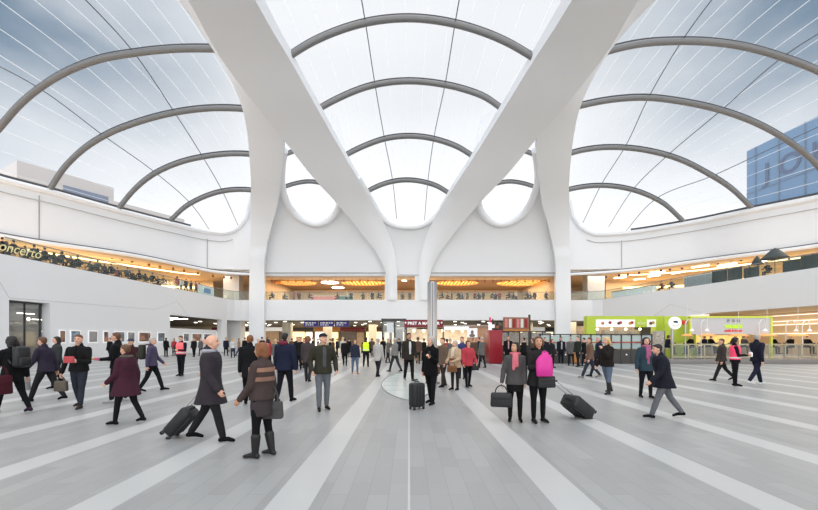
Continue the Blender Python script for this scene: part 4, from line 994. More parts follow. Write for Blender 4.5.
hairm = {'dark': mat('hair_dark', (0.018, 0.014, 0.012), rough=0.5, var=0.3, scale=30), 'brown': mat('hair_brown', srgb(98, 66, 44), rough=0.5, var=0.3, scale=30),
         'ginger': mat('hair_auburn', srgb(128, 78, 46), rough=0.5, var=0.3, scale=30), 'blonde': mat('hair_blonde', srgb(214, 176, 118), rough=0.5, var=0.25, scale=30),
         'grey': mat('hair_grey', srgb(176, 168, 158), rough=0.5, var=0.2, scale=30)}
PEOPLE = []
def person(loc, rz, H, label, top=(30, 30, 32), hem=0.48, legs=(25, 26, 30), shoes=(18, 18, 20), hair='short', hairc='dark', skin='light',
           legL=(0, 0), legR=(0, 0), armL=(4, 8, 12), armR=(4, 8, 12), lean=0, head=(0, 0), pad=0.010, vox=0.012, female=False, flare=0.0,
           skirt=None, scarf=None, hood=None, cap=None, vest=None, undershirt=None, boots=None, cat='person', group=None, wide=1.0, collar=True, fingers=True, sleeves=True, furtrim=None, stripes=None):
    """leg = (thigh swing, knee bend); arm = (swing, abduction, elbow[, inward]) in degrees; forward is +y"""
    root = empty('person', loc, rz, label=label, cat=cat, group=group)
    pz = 0.53*H
    rotU = Matrix.Rotation(-R(lean), 3, 'X')
    def U(v):  # upper body point given for an upright stance, in units of H
        v = Vector(v)*H - Vector((0, 0, pz)); v = rotU @ v; return v+Vector((0, 0, pz))
    hipw = 0.050 if not female else 0.053
    J = {}
    low = 1e9
    for s, (a, kb), nm in ((-1, legL, 'L'), (1, legR, 'R')):
        hip = Vector((s*hipw*H, 0, 0.515*H)); ar = R(a); b = ar-R(kb)
        knee = hip+0.245*H*Vector((s*0.03, math.sin(ar), -math.cos(ar)))
        ank = knee+0.232*H*Vector((0, math.sin(b), -math.cos(b)))
        # foot pitch: heel lifts when shank leans forward (b very negative)
        fp = 0.0 if a > 60 else max(0.0, min(R(55), -b-R(22)))*0.9
        if a <= 60 and b > R(12): fp = -min(R(18), b-R(12))
        toe = ank+H*Vector((s*0.015, 0.098*math.cos(fp)+0.0, -0.030-0.098*math.sin(fp)+0.0)); heel = ank+H*Vector((0, -0.025, -0.028))
        J[nm] = (hip, knee, ank, toe, heel)
        low = min(low, toe.z-0.016*H, heel.z-0.019*H)
    dz = -low
    shift = Vector((0, 0, dz))
    for k in ('L', 'R'): J[k] = tuple(p+shift for p in J[k])
    def S(v): return U(v)+shift
    hd = H*0.0735
    neck0 = S((0, -0.004, 0.835)); neck1 = S((0, 0.006, 0.885)); hc = S((0, 0.014, 0.932))
    hm = (Matrix.Rotation(R(head[0]), 3, 'Z') @ Matrix.Rotation(R(head[1]-lean*0.4), 3, 'X'))
    def HP(x, y, z): return hc+hm @ (Vector((x, y, z))*H)
    # ---- body
    f = wide; bm = bmesh.new()
    sh = 0.092 if female else 0.104
    bs = [(0.845, 0.040, 0.038), (0.825, 0.075, 0.044), (0.80, 0.100, 0.054), (0.74, 0.092, 0.062), (0.66, 0.080, 0.056), (0.60, 0.076, 0.054), (0.54, 0.086, 0.060), (0.495, 0.084, 0.060)]
    loft(bm, [(S((0, 0, z)), rx*H*f, ry*H*f) for z, rx, ry in bs])
    limb(bm, [neck0, neck1, HP(0, -0.01, -0.035)], [0.034*H, 0.031*H, 0.031*H])
    ellipsoid(bm, HP(0, -0.006, 0.012), (0.044*H, 0.055*H, 0.054*H), hm, 18)
    ellipsoid(bm, HP(0, 0.010, -0.018), (0.037*H, 0.042*H, 0.046*H), hm, 16)
    ellipsoid(bm, HP(0, 0.030, -0.046), (0.018*H, 0.016*H, 0.013*H), hm, 10)
    limb(bm, [HP(0, 0.048, 0.004), HP(0, 0.060, -0.016)], [0.006*H, 0.009*H], 8)
    for s in (-1, 1): ellipsoid(bm, HP(s*0.046, -0.004, -0.006), (0.006*H, 0.012*H, 0.018*H), hm, 8)
    for k, s in (('L', -1), ('R', 1)):
        hip, knee, ank, toe, heel = J[k]
        limb(bm, [hip, hip.lerp(knee, 0.5), knee, knee.lerp(ank, 0.35), ank], [0.050*H, 0.043*H, 0.030*H, 0.029*H, 0.019*H])
        limb(bm, [heel, ank.lerp(toe, 0.4)+Vector((0, 0, -0.006*H)), toe], [0.015*H, 0.018*H, 0.012*H], 10)
    hands = {}
    arms = {}
    for k, s, arm in (('L', -1, armL), ('R', 1, armR)):
        a, ab, eb = arm[:3]; inw = arm[3] if len(arm) > 3 else 0
        a, ab, eb, inw = R(a+lean*0.0), R(ab), R(eb), R(inw)
        shd = S((s*sh*f, 0, 0.792))
        d1 = Vector((s*math.sin(ab), math.sin(a)*math.cos(ab), -math.cos(a)*math.cos(ab)))
        el = shd+0.170*H*d1
        d2 = Vector((s*math.sin(ab)*0.5-s*math.sin(inw), math.sin(a+eb)*math.cos(inw), -math.cos(a+eb)*math.cos(inw))).normalized()
        wr = el+0.150*H*d2
        arms[k] = (shd, el, wr, d1, d2)
        limb(bm, [shd, el, wr], [0.029*H, 0.022*H, 0.0155*H])
        nrm = Vector((-s, 0.15, 0)); nrm = (nrm-d2*nrm.dot(d2)).normalized(); wv = d2.cross(nrm)
        if wv.y < 0 and abs(wv.y) > 0.2: wv = -wv
        if abs(wv.y) <= 0.2 and wv.z < 0: wv = -wv
        hs = H/1.72
        pc = wr+d2*0.050*hs
        rot = Matrix((wv, nrm, d2)).transposed()
        ellipsoid(bm, pc, (0.040*hs, 0.017*hs, 0.052*hs), rot, 12)
        hands[k] = Matrix.Translation(Vector(loc)).to_3x3() and (wr+d2*0.09*hs+nrm*0.012)
        if fingers:
            for i, (off, ln) in enumerate(((0.028, 0.070), (0.010, 0.078), (-0.009, 0.073), (-0.027, 0.058))):
                b0 = wr+d2*0.085*hs+wv*off*hs; b1 = b0+(d2*0.85+nrm*0.45).normalized()*ln*0.5*hs; b2 = b1+(d2*0.35+nrm*0.92).normalized()*ln*0.5*hs
                limb(bm, [b0, b1, b2], [0.0095*hs, 0.0088*hs, 0.0078*hs], 8)
            t0 = wr+d2*0.035*hs+wv*0.030*hs; t1 = t0+(d2*0.6+wv*0.7+nrm*0.25).normalized()*0.034*hs; t2 = t1+(d2*0.8+wv*0.1+nrm*0.5).normalized()*0.03*hs
            limb(bm, [t0, t1, t2], [0.012*hs, 0.0105*hs, 0.0085*hs], 8)
    remesh('body', bm, vox*0.85, skinm[skin], root, 1)
    # ---- face details
    if vox < 0.02:
        for s in (-1, 1):
            bm = bmesh.new(); ellipsoid(bm, HP(s*0.018, 0.0465, 0.004), (0.0065*H, 0.004*H, 0.004*H), hm, 8); build('eye', bm, eyem, root, 60)
            bm = bmesh.new(); ellipsoid(bm, HP(s*0.018, 0.0475, 0.014), (0.011*H, 0.003*H, 0.0022*H), hm, 8); build('eyebrow', bm, hairm['dark' if hairc != 'blonde' else 'brown'], root, 60)
        bm = bmesh.new(); ellipsoid(bm, HP(0, 0.0490, -0.030), (0.013*H, 0.004*H, 0.004*H), hm, 8); build('mouth', bm, lipm, root, 60)
    # ---- trousers / skirt
    p = pad; tp = 0.010
    lm = fabric(*legs)
    bm = bmesh.new()
    if vest is None or True:
        loft(bm, [(S((0, 0, z)), (rx+0.007)*H*f, (ry+0.007)*H*f) for z, rx, ry in [(0.585, 0.080, 0.056), (0.545, 0.089, 0.063), (0.505, 0.088, 0.063), (0.485, 0.070, 0.055)]])
    for k, s in (('L', -1), ('R', 1)):
        hip, knee, ank, toe, heel = J[k]
        b = 0.0 if not female else -0.003
        limb(bm, [hip, hip.lerp(knee, 0.5), knee, knee.lerp(ank, 0.5), ank.lerp(knee, 0.06)], [0.058*H, 0.052*H, (0.039+b)*H, (0.037+b*1.6)*H, (0.031+b*1.5)*H])
    remesh('trousers' if not skirt else 'leggings', bm, vox*1.1, lm, root, 2)
    if skirt:
        bm = bmesh.new(); zb, wf, sc_ = skirt
        loft(bm, [(S((0, 0, 0.60)), 0.082*H*f, 0.060*H*f), (S((0, 0, 0.54)), 0.098*H*f, 0.072*H*f), (Vector((0, 0, 0.45*H))+shift, 0.104*H*f, 0.084*H), (Vector((0, 0.0, zb*H))+shift, wf*H, wf*0.85*H)])
        remesh('skirt', bm, vox*1.2, fabric(*sc_), root, 2)
    # ---- shoes
    for k in ('L', 'R'):
        hip, knee, ank, toe, heel = J[k]; bm = bmesh.new()
        limb(bm, [heel+Vector((0, 0, 0.004*H)), ank.lerp(toe, 0.45)+Vector((0, 0, -0.004*H)), toe], [0.0215*H, 0.0225*H, 0.0165*H], 10)
        limb(bm, [ank, heel.lerp(ank, 0.3)], [0.023*H, 0.021*H], 10)
        if boots: limb(bm, [ank, ank.lerp(knee, 0.62)], [0.030*H, 0.043*H], 12)
        remesh('boot' if boots else 'shoe', bm, vox, fabric(*shoes) if not boots else mat('boot_leather', (0.015, 0.014, 0.014), rough=0.4), root, 1)
    # ---- top garment
    bm = bmesh.new()
    ts = [(0.842, 0.046, 0.044), (0.826, 0.070 if female else 0.078, 0.052), (0.80, 0.094 if female else 0.104, 0.063), (0.74, 0.094 if female else 0.102, 0.072 if not female else 0.076), (0.66, 0.090, 0.066), (0.60, 0.088 if not female else 0.084, 0.065), (0.54, 0.099, 0.072)]
    secs = [(S((0, 0, z)), (rx*H*f+p), (ry*H*f+p)) for z, rx, ry in ts]
    if hem < 0.53:
        nb = 4
        hy = 0.0
        for i in range(1, nb+1):
            z = 0.54+(hem-0.54)*i/nb
            e = i/nb
            mid = Vector((0, 0, z*H))+shift
            sw = math.sin(R((legL[0]+legR[0])/2))*0.2*H*(0.54-z) if max(legL[0], legR[0]) < 60 else 0
            spread = (abs(math.sin(R(legL[0])))+abs(math.sin(R(legR[0]))))*0.5*(0.53-z)*0.9 if max(legL[0], legR[0]) < 60 else 0
            secs.append((mid+Vector((0, sw, 0)), (0.100+flare*e)*H*f+p, (0.074+flare*e*0.9+spread)*H*f+p))
    loft(bm, secs)
    sl = 0
    for k in ('L', 'R'):
        shd, el, wr, d1, d2 = arms[k]
        if sleeves: limb(bm, [shd, shd.lerp(el, 0.5), el, wr-d2*0.008], [(0.034 if female else 0.039)*H+p*0.6, (0.031 if female else 0.035)*H+p*0.6, 0.028*H+p*0.6, 0.022*H+p*0.5])
        else: limb(bm, [shd, shd.lerp(el, 0.6)], [0.040*H+p, 0.036*H+p])
    if collar: limb(bm, [S((0, -0.012, 0.84)), S((0, -0.010, 0.862))], [0.046*H, 0.042*H], 14)
    if hood: ellipsoid(bm, S((0, -0.045, 0.845)), (0.062*H, 0.045*H, 0.038*H), None, 14)
    tm = fabric(*top)
    tops = remesh('coat' if hem < 0.47 else 'jacket', bm, vox*1.1, tm, root, 2)
    if stripes:
        for z, sc2 in stripes:
            bm = bmesh.new(); loft(bm, [(S((0, 0, z+0.018)), 0.101*H*f+p, 0.077*H*f+p), (S((0, 0, z-0.018)), 0.101*H*f+p, 0.077*H*f+p)]); build('stripe_panel', bm, fabric(*sc2), root, 50)
    if hood:
        bm = bmesh.new(); ellipsoid(bm, S((0, -0.055, 0.85)), (0.066*H, 0.042*H, 0.036*H), None, 16); ellipsoid(bm, S((0, -0.01, 0.852)), (0.055*H, 0.05*H, 0.018*H), None, 16); remesh('hood', bm, vox, fabric(*hood), root, 2)
    if vest:
        bm = bmesh.new()
        loft(bm, [(S((0, 0, z)), (rx*H*f+p+0.014), (ry*H*f+p+0.014)) for z, rx, ry in [(0.832, 0.066, 0.050), (0.81, 0.088, 0.060), (0.78, 0.095, 0.066), (0.74, 0.103, 0.074), (0.66, 0.093, 0.068), (0.60, 0.092, 0.067), (0.54, 0.101, 0.074)]])
        v = remesh('safety_vest', bm, vox, mat('vest_%d_%d_%d' % vest, srgb(*vest), rough=0.6, emit=0.10, var=0.06), root, 2)
        bm = bmesh.new(); loft(bm, [(S((0, 0, z)), (0.097*H*f+p+0.019), (0.071*H*f+p+0.019)) for z in (0.595, 0.568)])
        build('reflective_band', bm, mat('reflective_silver', (0.75, 0.77, 0.76), rough=0.3), root, 60)
    if undershirt:
        bm = bmesh.new()
        y0 = (0.070)*H*f+p
        pts = []
        for z, w_, yy in ((0.825, 0.018, 0.052), (0.80, 0.026, 0.064), (0.74, 0.030, 0.0735), (0.66, 0.026, 0.068), (0.60, 0.024, 0.067), (0.555, 0.022, 0.071)):
            pts.append((S((0, 0, z))+Vector((0, yy*H*f+p-0.006, 0)), w_*H, 0.012))
        loft(bm, [(c, a_, b_) for c, a_, b_ in pts], 12); remesh('shirt_front', bm, vox, fabric(*undershirt), root, 1)
    if furtrim:
        bm = bmesh.new(); n_ = 16
        limb(bm, [S((0.062*math.cos(a_), -0.012+0.052*math.sin(a_), 0.848)) for a_ in [math.pi*(0.5)+0.5+k*(2*math.pi-1.0)/n_ for k in range(n_+1)]], [0.020*H]*(n_+1), 8)
        remesh('fur_collar', bm, vox, fabric(*furtrim), root, 1)
    if scarf:
        bm = bmesh.new(); n_ = 16
        limb(bm, [S((0.050*math.cos(2*math.pi*k/n_), 0.004+0.046*math.sin(2*math.pi*k/n_), 0.852)) for k in range(n_+1)], [0.020*H]*(n_+1), 8)
        for s in (-1, 1): limb(bm, [S((s*0.018, 0.062, 0.84)), S((s*0.020, 0.086, 0.78)), S((s*0.022, 0.088, 0.70 if s < 0 else 0.66))], [0.019*H, 0.021*H, 0.021*H], 8)
        remesh('scarf', bm, vox, fabric(*scarf), root, 1)
    # ---- hair and hats
    hm_ = hairm[hairc]
    if hair != 'bald' and not (cap and hair == 'none'):
        bm = bmesh.new()
        ellipsoid(bm, HP(0, -0.014, 0.022), (0.0485*H, 0.054*H, 0.0505*H), hm, 16)
        ellipsoid(bm, HP(0, 0.018, 0.045), (0.038*H, 0.026*H, 0.020*H), hm, 12)
        ellipsoid(bm, HP(0, -0.032, -0.005), (0.042*H, 0.030*H, 0.036*H), hm, 12)
        if hair in ('bob', 'long', 'tied', 'bun'):
            ellipsoid(bm, HP(0, -0.018, 0.018), (0.055*H, 0.058*H, 0.056*H), hm, 16)
            for s in (-1, 1): limb(bm, [HP(s*0.045, -0.002, 0.02), HP(s*0.049, -0.008, -0.02), HP(s*0.045, -0.016, -0.048 if hair == 'bob' else -0.03)], [0.016*H, 0.018*H, 0.014*H], 8)
            limb(bm, [HP(0, -0.04, 0.01), HP(0, -0.045, -0.045)], [0.042*H, 0.036*H if hair == 'bob' else 0.028*H], 12)
        if hair == 'long':
            for s in (-1, 0, 1): limb(bm, [HP(s*0.034, -0.03, 0.0), HP(s*0.044, -0.036, -0.05), HP(s*0.044, -0.045, -0.105)], [0.026*H, 0.026*H, 0.016*H], 8)
        if hair == 'tied': limb(bm, [HP(0, -0.058, 0.01), HP(0, -0.082, -0.03), HP(0, -0.080, -0.09)], [0.018*H, 0.019*H, 0.008*H], 8)
        if hair == 'bun': ellipsoid(bm, HP(0, -0.03, 0.075), (0.026*H, 0.026*H, 0.024*H), hm, 10)
        remesh('hair', bm, vox, hm_, root, 2)
    if cap:
        bm = bmesh.new(); ellipsoid(bm, HP(0, -0.006, 0.034), (0.053*H, 0.060*H, 0.036*H), hm, 16); ellipsoid(bm, HP(0, 0.052, 0.024), (0.040*H, 0.034*H, 0.007*H), hm, 14)
        remesh('flat_cap', bm, vox, fabric(*cap), root, 1)
    M3 = Matrix.Rotation(rz, 3, 'Z')
    root_h = {k: Vector(loc)+M3 @ v for k, v in hands.items()}
    PEOPLE.append(root)
    info = {'root': root, 'L': root_h['L'], 'R': root_h['R'], 'back': Vector(loc)+M3 @ S((0, -0.10, 0.74)), 'chest': Vector(loc)+M3 @ S((0, 0.13, 0.70)), 'hip': Vector(loc)+M3 @ S((0.13, 0, 0.55)), 'hipL': Vector(loc)+M3 @ S((-0.13, 0, 0.55)), 'rz': rz, 'shoulder': Vector(loc)+M3 @ S((0.07, 0.0, 0.84)), 'shoulderL': Vector(loc)+M3 @ S((-0.07, 0.0, 0.84)), 'H': H}
    return info

TOCAM, AWAY, LEFT, RIGHT = R(180), 0.0, R(90), R(-90)
def at(px, fy): return G(px, fy)
# ---- bags
bagblack = mat('bag_black', (0.018, 0.018, 0.02), rough=0.45, var=0.3)
def handbag(top, w, h, d, m, rz, label, name='handbag', hl=0.16, cat='bag'):
    "hangs from the point top (where the hand holds it)"
    root = empty(name, (top.x, top.y, top.z-hl-h), rz, label=label, cat=cat)
    bm = bmesh.new(); bbox(bm, -w/2, w/2, -d/2, d/2, 0, h, min(w, d, h)*0.22)
    for v in bm.verts:
        k = 1-0.22*max(0, v.co.z/h-0.3); v.co.y *= k; v.co.x *= (1-0.08*max(0, v.co.z/h-0.3))
    build('bag_body', bm, m, root, 50)
    for s in (-1, 1):
        pts = [(-w*0.28, s*d*0.28, h*0.92)]+[(-w*0.28*math.cos(a), s*d*0.22*(1-math.sin(a)), h*0.92+(hl+h*0.08)*math.sin(a)) for a in [math.pi*k/10 for k in range(1, 10)]]+[(w*0.28, s*d*0.28, h*0.92)]
        tubeobj('bag_handle', pts, 0.011, m, root, 6)
    box('bag_flap', -w*0.42, w*0.42, -d*0.5-0.004, -d*0.40, h*0.55, h*0.80, m, root, 0.004)
    return root
def suitcase(base, w, h, d, m, rz, label, tilt=0.0, handle_to=None, hl=0.42):
    root = empty('wheeled_suitcase', base, rz, label=label, cat='suitcase'); root.rotation_mode = 'XYZ'
    root.rotation_euler = (tilt, 0, rz)
    z0 = 0.06
    bm = bmesh.new(); bbox(bm, -w/2, w/2, -d/2, d/2, z0, z0+h, 0.05)
    build('case_body', bm, m, root, 50)
    for k in range(4):
        x = -w*0.36+k*w*0.24
        box('case_ridge', x-0.012, x+0.012, -d/2-0.012, -d/2+0.01, z0+0.07, z0+h-0.07, mat('case_ridge_black', (0.03, 0.03, 0.032), rough=0.35), root, 0.004)
    for sx in (-1, 1):
        for sy in (-1, 1):
            bm = bmesh.new(); disc(bm, (sx*w*0.38, sy*d*0.33, 0.032), 0.032, 0.028, 14, 'X'); build('wheel', bm, rubber, root, 40)
            box('wheel_bracket', sx*w*0.38-0.022, sx*w*0.38+0.022, sy*d*0.33-0.02, sy*d*0.33+0.02, 0.045, 0.085, darkgrey, root)
    for sx in (-1, 1): tubeobj('handle_rod', [(sx*w*0.2, d*0.36, z0+h-0.05), (sx*w*0.2, d*0.36, z0+h+hl)], 0.008, polished, root, 8)
    tubeobj('handle_grip', [(-w*0.24, d*0.36, z0+h+hl), (w*0.24, d*0.36, z0+h+hl)], 0.016, rubber, root, 8)
    tubeobj('top_handle', [(-0.07, 0, z0+h-0.01), (-0.05, 0, z0+h+0.03), (0.05, 0, z0+h+0.03), (0.07, 0, z0+h-0.01)], 0.012, rubber, root, 8)
    return root
def backpack(info, m, label):
    rz = info['rz']; b = info['back']; M3 = Matrix.Rotation(rz, 3, 'Z')
    root = empty('backpack', b+M3 @ Vector((0, -0.06, -0.24)), rz, label=label, cat='backpack')
    bm = bmesh.new(); bbox(bm, -0.15, 0.15, -0.12, 0.05, 0, 0.46, 0.06); build('pack_body', bm, m, root, 50)
    bm = bmesh.new(); bbox(bm, -0.11, 0.11, -0.17, -0.11, 0.04, 0.22, 0.025); build('front_pocket', bm, m, root, 50)
    for s in (-1, 1): tubeobj('shoulder_strap', [(s*0.09, 0.03, 0.44), (s*0.09, 0.13, 0.47), (s*0.10, 0.21, 0.38), (s*0.12, 0.20, 0.22), (s*0.13, 0.05, 0.08)], 0.018, m, root, 6)
    return root

# ---------------- the people in front, left to right
V = 0.013
p = person(at(12, 413), R(78), 1.72, 'person with long dark hair in a black coat walking off the left edge', top=(20, 20, 22), hem=0.42, legs=(18, 18, 22), shoes=(60, 28, 60), hair='long', legL=(22, 6), legR=(-18, 14), armL=(25, 8, 30), armR=(-15, 10, 10), female=True, vox=V, pad=0.018)
backpack(p, bagblack, 'black backpack worn by the person at the left edge')
q = W(2, 385, p['root'].location.y-0.35)
handbag(Vector((q.x, q.y, 1.05)), 0.34, 0.40, 0.14, fabric(96, 24, 44), R(80), 'dark maroon shoulder bag carried at the left edge', hl=0.2)
p = person(at(46, 401), R(95), 1.72, 'person in a dark green and purple jacket carrying a white bag behind the backpack wearer', top=(58, 48, 70), hem=0.47, legs=(44, 42, 44), hair='short', hairc='brown', legL=(24, 6), legR=(-20, 16), armL=(18, 8, 20), armR=(-22, 8, 14), lean=6, vox=V, pad=0.018)
handbag(p['L'], 0.30, 0.34, 0.12, fabric(205, 203, 200), R(90), 'white carrier bag hanging from the hand of the purple jacketed person', 'carrier_bag', 0.12)
p = person(at(57, 388), R(150), 1.70, 'dark clothed person with black hair half hidden behind the purple jacket', top=(60, 66, 64), legs=(40, 40, 44), hair='bob', vox=0.018, legL=(12, 4), legR=(-10, 8))
p = person(at(79, 408), TOCAM+R(8), 1.72, 'man with cropped hair in an open black jacket and jeans holding a book', top=(28, 27, 28), hem=0.50, legs=(52, 58, 72), shoes=(70, 58, 50), hair='short', hairc='brown', legL=(10, 3), legR=(-8, 14), armL=(12, 10, 84, 26), armR=(4, 16, 10), undershirt=(18, 18, 22), vox=V, pad=0.016, wide=1.08, head=(12, 0))
M3 = Matrix.Rotation(p['rz'], 3, 'Z'); bl = p['L']+M3 @ Vector((0.05, 0.05, 0.03))
root = empty('hardback_book', bl, p['rz'], label='pink red book held in the hand of the man in the black jacket', cat='book')
box('cover', -0.105, 0.10, -0.02, 0.02, -0.065, 0.08, mat('book_red', srgb(186, 70, 76)), root, 0.003); box('pages', -0.10, 0.104, -0.015, 0.015, -0.06, 0.075, mat('book_pages', (0.8, 0.76, 0.7)), root)
handbag(p['R'], 0.26, 0.24, 0.12, fabric(120, 108, 94), p['rz'], 'grey brown bag carried low by the man with the book', hl=0.10)
p = person(at(117, 402), R(110), 1.78, 'bearded man in a black jumper holding a snack behind the maroon coat', top=(24, 24, 28), legs=(30, 30, 34), shoes=(190, 188, 184), hair='short', hairc='brown', armL=(14, 8, 70, 30), armR=(6, 10, 12), legL=(8, 4), legR=(-8, 8), vox=V, head=(-10, 0))
root = empty('wrapped_snack', p['L']+Vector((-0.05, -0.03, 0.02)), 0.3, label='small pink and yellow wrapped snack in the hand of the bearded man', cat='food')
bm = bmesh.new(); limb(bm, [(-0.09, 0, 0), (0, 0, 0.01), (0.08, 0, 0)], [0.02, 0.032, 0.025]); remesh('bread_roll', bm, 0.008, mat('bread', srgb(214, 160, 90)), root); box('paper_wrap', 0.0, 0.10, -0.036, 0.036, -0.036, 0.034, mat('wrap_pink', srgb(225, 110, 150)), root, 0.01)
p = person(at(126, 424), R(82), 1.52, 'person in a maroon wool coat striding to the left', top=(84, 32, 54), hem=0.36, flare=0.02, legs=(26, 24, 28), hair='short', hairc='brown', legL=(14, 5), legR=(-15, 16), armL=(10, 6, 40), armR=(-14, 8, 20), furtrim=(110, 100, 84), female=True, vox=V, pad=0.03, wide=1.12)
p = person(at(131, 388), TOCAM, 1.62, 'person in a dark red jacket facing the camera behind the maroon coat', top=(74, 34, 38), legs=(30, 30, 34), hair='short', cap=(70, 80, 110), vox=0.018)
p = person(at(152, 391), R(-70), 1.70, 'person in a purple jacket walking to the right with an olive backpack', top=(90, 78, 112), legs=(28, 28, 32), hair='short', hairc='grey', legL=(22, 6), legR=(-16, 14), armL=(18, 8, 25), armR=(-14, 8, 12), vox=V, pad=0.018)
backpack(p, fabric(72, 70, 58), 'olive backpack on the person in the purple jacket')
p = person(at(181, 376), TOCAM-R(10), 1.75, 'station worker in an orange pink safety vest looking at a phone, left side', top=(24, 28, 44), legs=(22, 24, 34), hair='short', hairc='brown', vest=(255, 112, 116), armL=(16, 12, 80, 40), armR=(16, 12, 80, 40), legL=(3, 0), legR=(-3, 0), head=(0, -15), vox=0.015, wide=1.12)
root = empty('phone', (p['L']+p['R'])/2+Vector((0, -0.02, 0.03)), 0, label='dark phone in the hands of the left station worker', cat='phone'); box('phone_body', -0.035, 0.035, -0.006, 0.006, -0.07, 0.07, black, root, 0.004)
person(at(166, 357), AWAY, 1.72, 'small distant person in black standing by the wall posters', top=(24, 26, 26), legs=(26, 26, 28), hair='short', vox=0.022, fingers=False)
person(at(174, 356), TOCAM, 1.66, 'small distant person in a red coat by the wall posters', top=(196, 40, 50), legs=(40, 36, 40), hair='bob', vox=0.022, fingers=False)
person(at(239, 356), R(-60), 1.7, 'small distant person in a tan coat walking near the cream pillar', top=(170, 130, 96), legs=(40, 50, 90), hair='short', hairc='brown', vox=0.022, fingers=False, legL=(18, 4), legR=(-16, 12))
p = person(at(208, 402), R(100), 1.68, 'person in black trousers mostly hidden behind the bald man', top=(40, 36, 40), legs=(22, 22, 26), hair='short', vox=0.016, legL=(10, 4), legR=(-10, 10))
p = person(at(211, 441), R(-82), 1.70, 'bald man in a long dark grey coat striding right and pulling a case', top=(66, 58, 66), hem=0.36, legs=(40, 38, 42), shoes=(14, 14, 16), hair='bald', skin='light', legL=(-19, 12), legR=(17, 4), armL=(-20, 12, 8), armR=(8, 6, 25), vox=V, pad=0.028, furtrim=(170, 168, 178), wide=1.05)
hl_ = p['R']; hr_ = p['L']
# suitcase trailing behind him
hb = p['L']; root = suitcase((hb.x-0.62, hb.y+0.02, 0.03), 0.36, 0.50, 0.22, bagblack, R(-90), 'black wheeled case pulled behind the bald man in the grey coat', tilt=0, hl=0.42)
root.rotation_mode = 'XYZ'
def lean_case(root, wheel, hand, h_total):
    "tilt about the wheels so that the handle reaches the hand"
    v = hand-Vector(wheel); yaw = math.atan2(v.y, v.x)
    # local +z -> direction of v ; local -y (front) faces down
    z = v.normalized(); x = Vector((0, 0, 1)).cross(z).normalized(); y = z.cross(x)
    root.rotation_mode = 'QUATERNION'; root.rotation_quaternion = Matrix((x, y, z)).transposed().to_quaternion(); root.location = wheel
    return v.length
def fit_case(hand, dist, dirv, w, h, d, label):
    wheel = Vector((hand.x+dirv[0]*dist, hand.y+dirv[1]*dist, 0.035))
    Ln = (hand-wheel).length
    r = suitcase((0, 0, 0), w, h, d, bagblack, 0, label, hl=max(0.1, Ln-0.06-h))
    lean_case(r, wheel, hand, Ln); return r
for c in list(root.children): bpy.data.objects.remove(c)
bpy.data.objects.remove(root)
fit_case(p['L'], 0.62, (-1, 0), 0.34, 0.52, 0.20, 'black wheeled case pulled behind the bald man in the grey coat')
p = person(at(250, 405), R(20), 1.72, 'person in a long black coat walking away behind the striped jumper', top=(24, 24, 28), hem=0.40, legs=(18, 18, 22), hair='short', hairc='ginger', vox=V, pad=0.02, legL=(14, 4), legR=(-12, 12))
p = person(at(262, 457), R(75), 1.56, 'woman in a brown striped jumper and grey skirt with black boots, nearest to the camera', top=(86, 68, 64), hem=0.50, legs=(20, 19, 22), shoes=(14, 13, 14), hair='bob', hairc='ginger', boots=True, skirt=(0.36, 0.100, (78, 66, 68)), legL=(4, 2), legR=(-4, 6), armL=(10, 8, 30), armR=(-8, 10, 20), female=True, vox=V, pad=0.022, wide=1.08, stripes=[(0.765, (170, 118, 90)), (0.685, (166, 116, 92))], skin='mid')
handbag(p['hip']+Vector((0.05, -0.12, 0.10)), 0.32, 0.24, 0.12, fabric(92, 90, 90), R(10), 'grey leather shoulder bag on the woman in the striped jumper', hl=0.22)
p = person(at(285, 402), R(-12), 1.78, 'man in a navy jacket with a maroon hood walking away', top=(34, 42, 72), hem=0.46, legs=(26, 28, 38), hair='short', hood=(142, 26, 62), legL=(-10, 12), legR=(12, 4), armL=(4, 10, 10), armR=(-4, 12, 10), vox=V, pad=0.024, wide=1.1)
p = person(at(308, 382), AWAY, 1.74, 'auburn haired person in a dark grey coat walking away behind the green jacket', top=(82, 70, 70), hem=0.42, legs=(60, 58, 60), hair='bob', hairc='ginger', vox=0.016, legL=(12, 4), legR=(-12, 12), pad=0.02)
p = person(at(323, 410), TOCAM+R(25), 1.74, 'man in a flat cap and olive green parka with hands in pockets', top=(62, 60, 44), hem=0.47, legs=(120, 126, 134), shoes=(44, 40, 42), hair='short', hairc='grey', cap=(44, 46, 56), undershirt=(92, 92, 96), armL=(-6, 20, 44, 14), armR=(-6, 20, 44, 14), furtrim=(176, 150, 120), legL=(-4, 4), legR=(5, 3), vox=V, pad=0.024, head=(20, 10), wide=1.05)
p = person(at(355, 374), R(200), 1.60, 'girl in a navy top and pale jeans with orange shoes', top=(48, 54, 78), legs=(96, 124, 158), shoes=(200, 120, 60), hair='tied', hairc='brown', female=True, vox=0.016, legL=(8, 3), legR=(-6, 8))
p = person(at(366, 367), AWAY, 1.74, 'worker in a yellow safety vest walking away', top=(30, 34, 40), legs=(28, 30, 34), hair='short', vest=(226, 250, 40), vox=0.018, legL=(-16, 18), legR=(16, 4))
p = person(at(378, 377), R(-30), 1.66, 'person in a pale beige coat walking away beside the yellow vest', top=(190, 184, 176), hem=0.42, legs=(46, 44, 46), hair='short', hairc='grey', vox=0.016, legL=(14, 4), legR=(-12, 10))
p = person(at(409, 381), TOCAM+R(18), 1.85, 'tall man in a brown leather jacket over a white shirt', top=(58, 50, 44), hem=0.44, legs=(26, 26, 30), shoes=(120, 118, 118), hair='short', undershirt=(222, 220, 216), legL=(9, 3), legR=(-9, 12), armL=(6, 8, 14), armR=(-4, 8, 12), vox=0.014, pad=0.014, skin='mid')
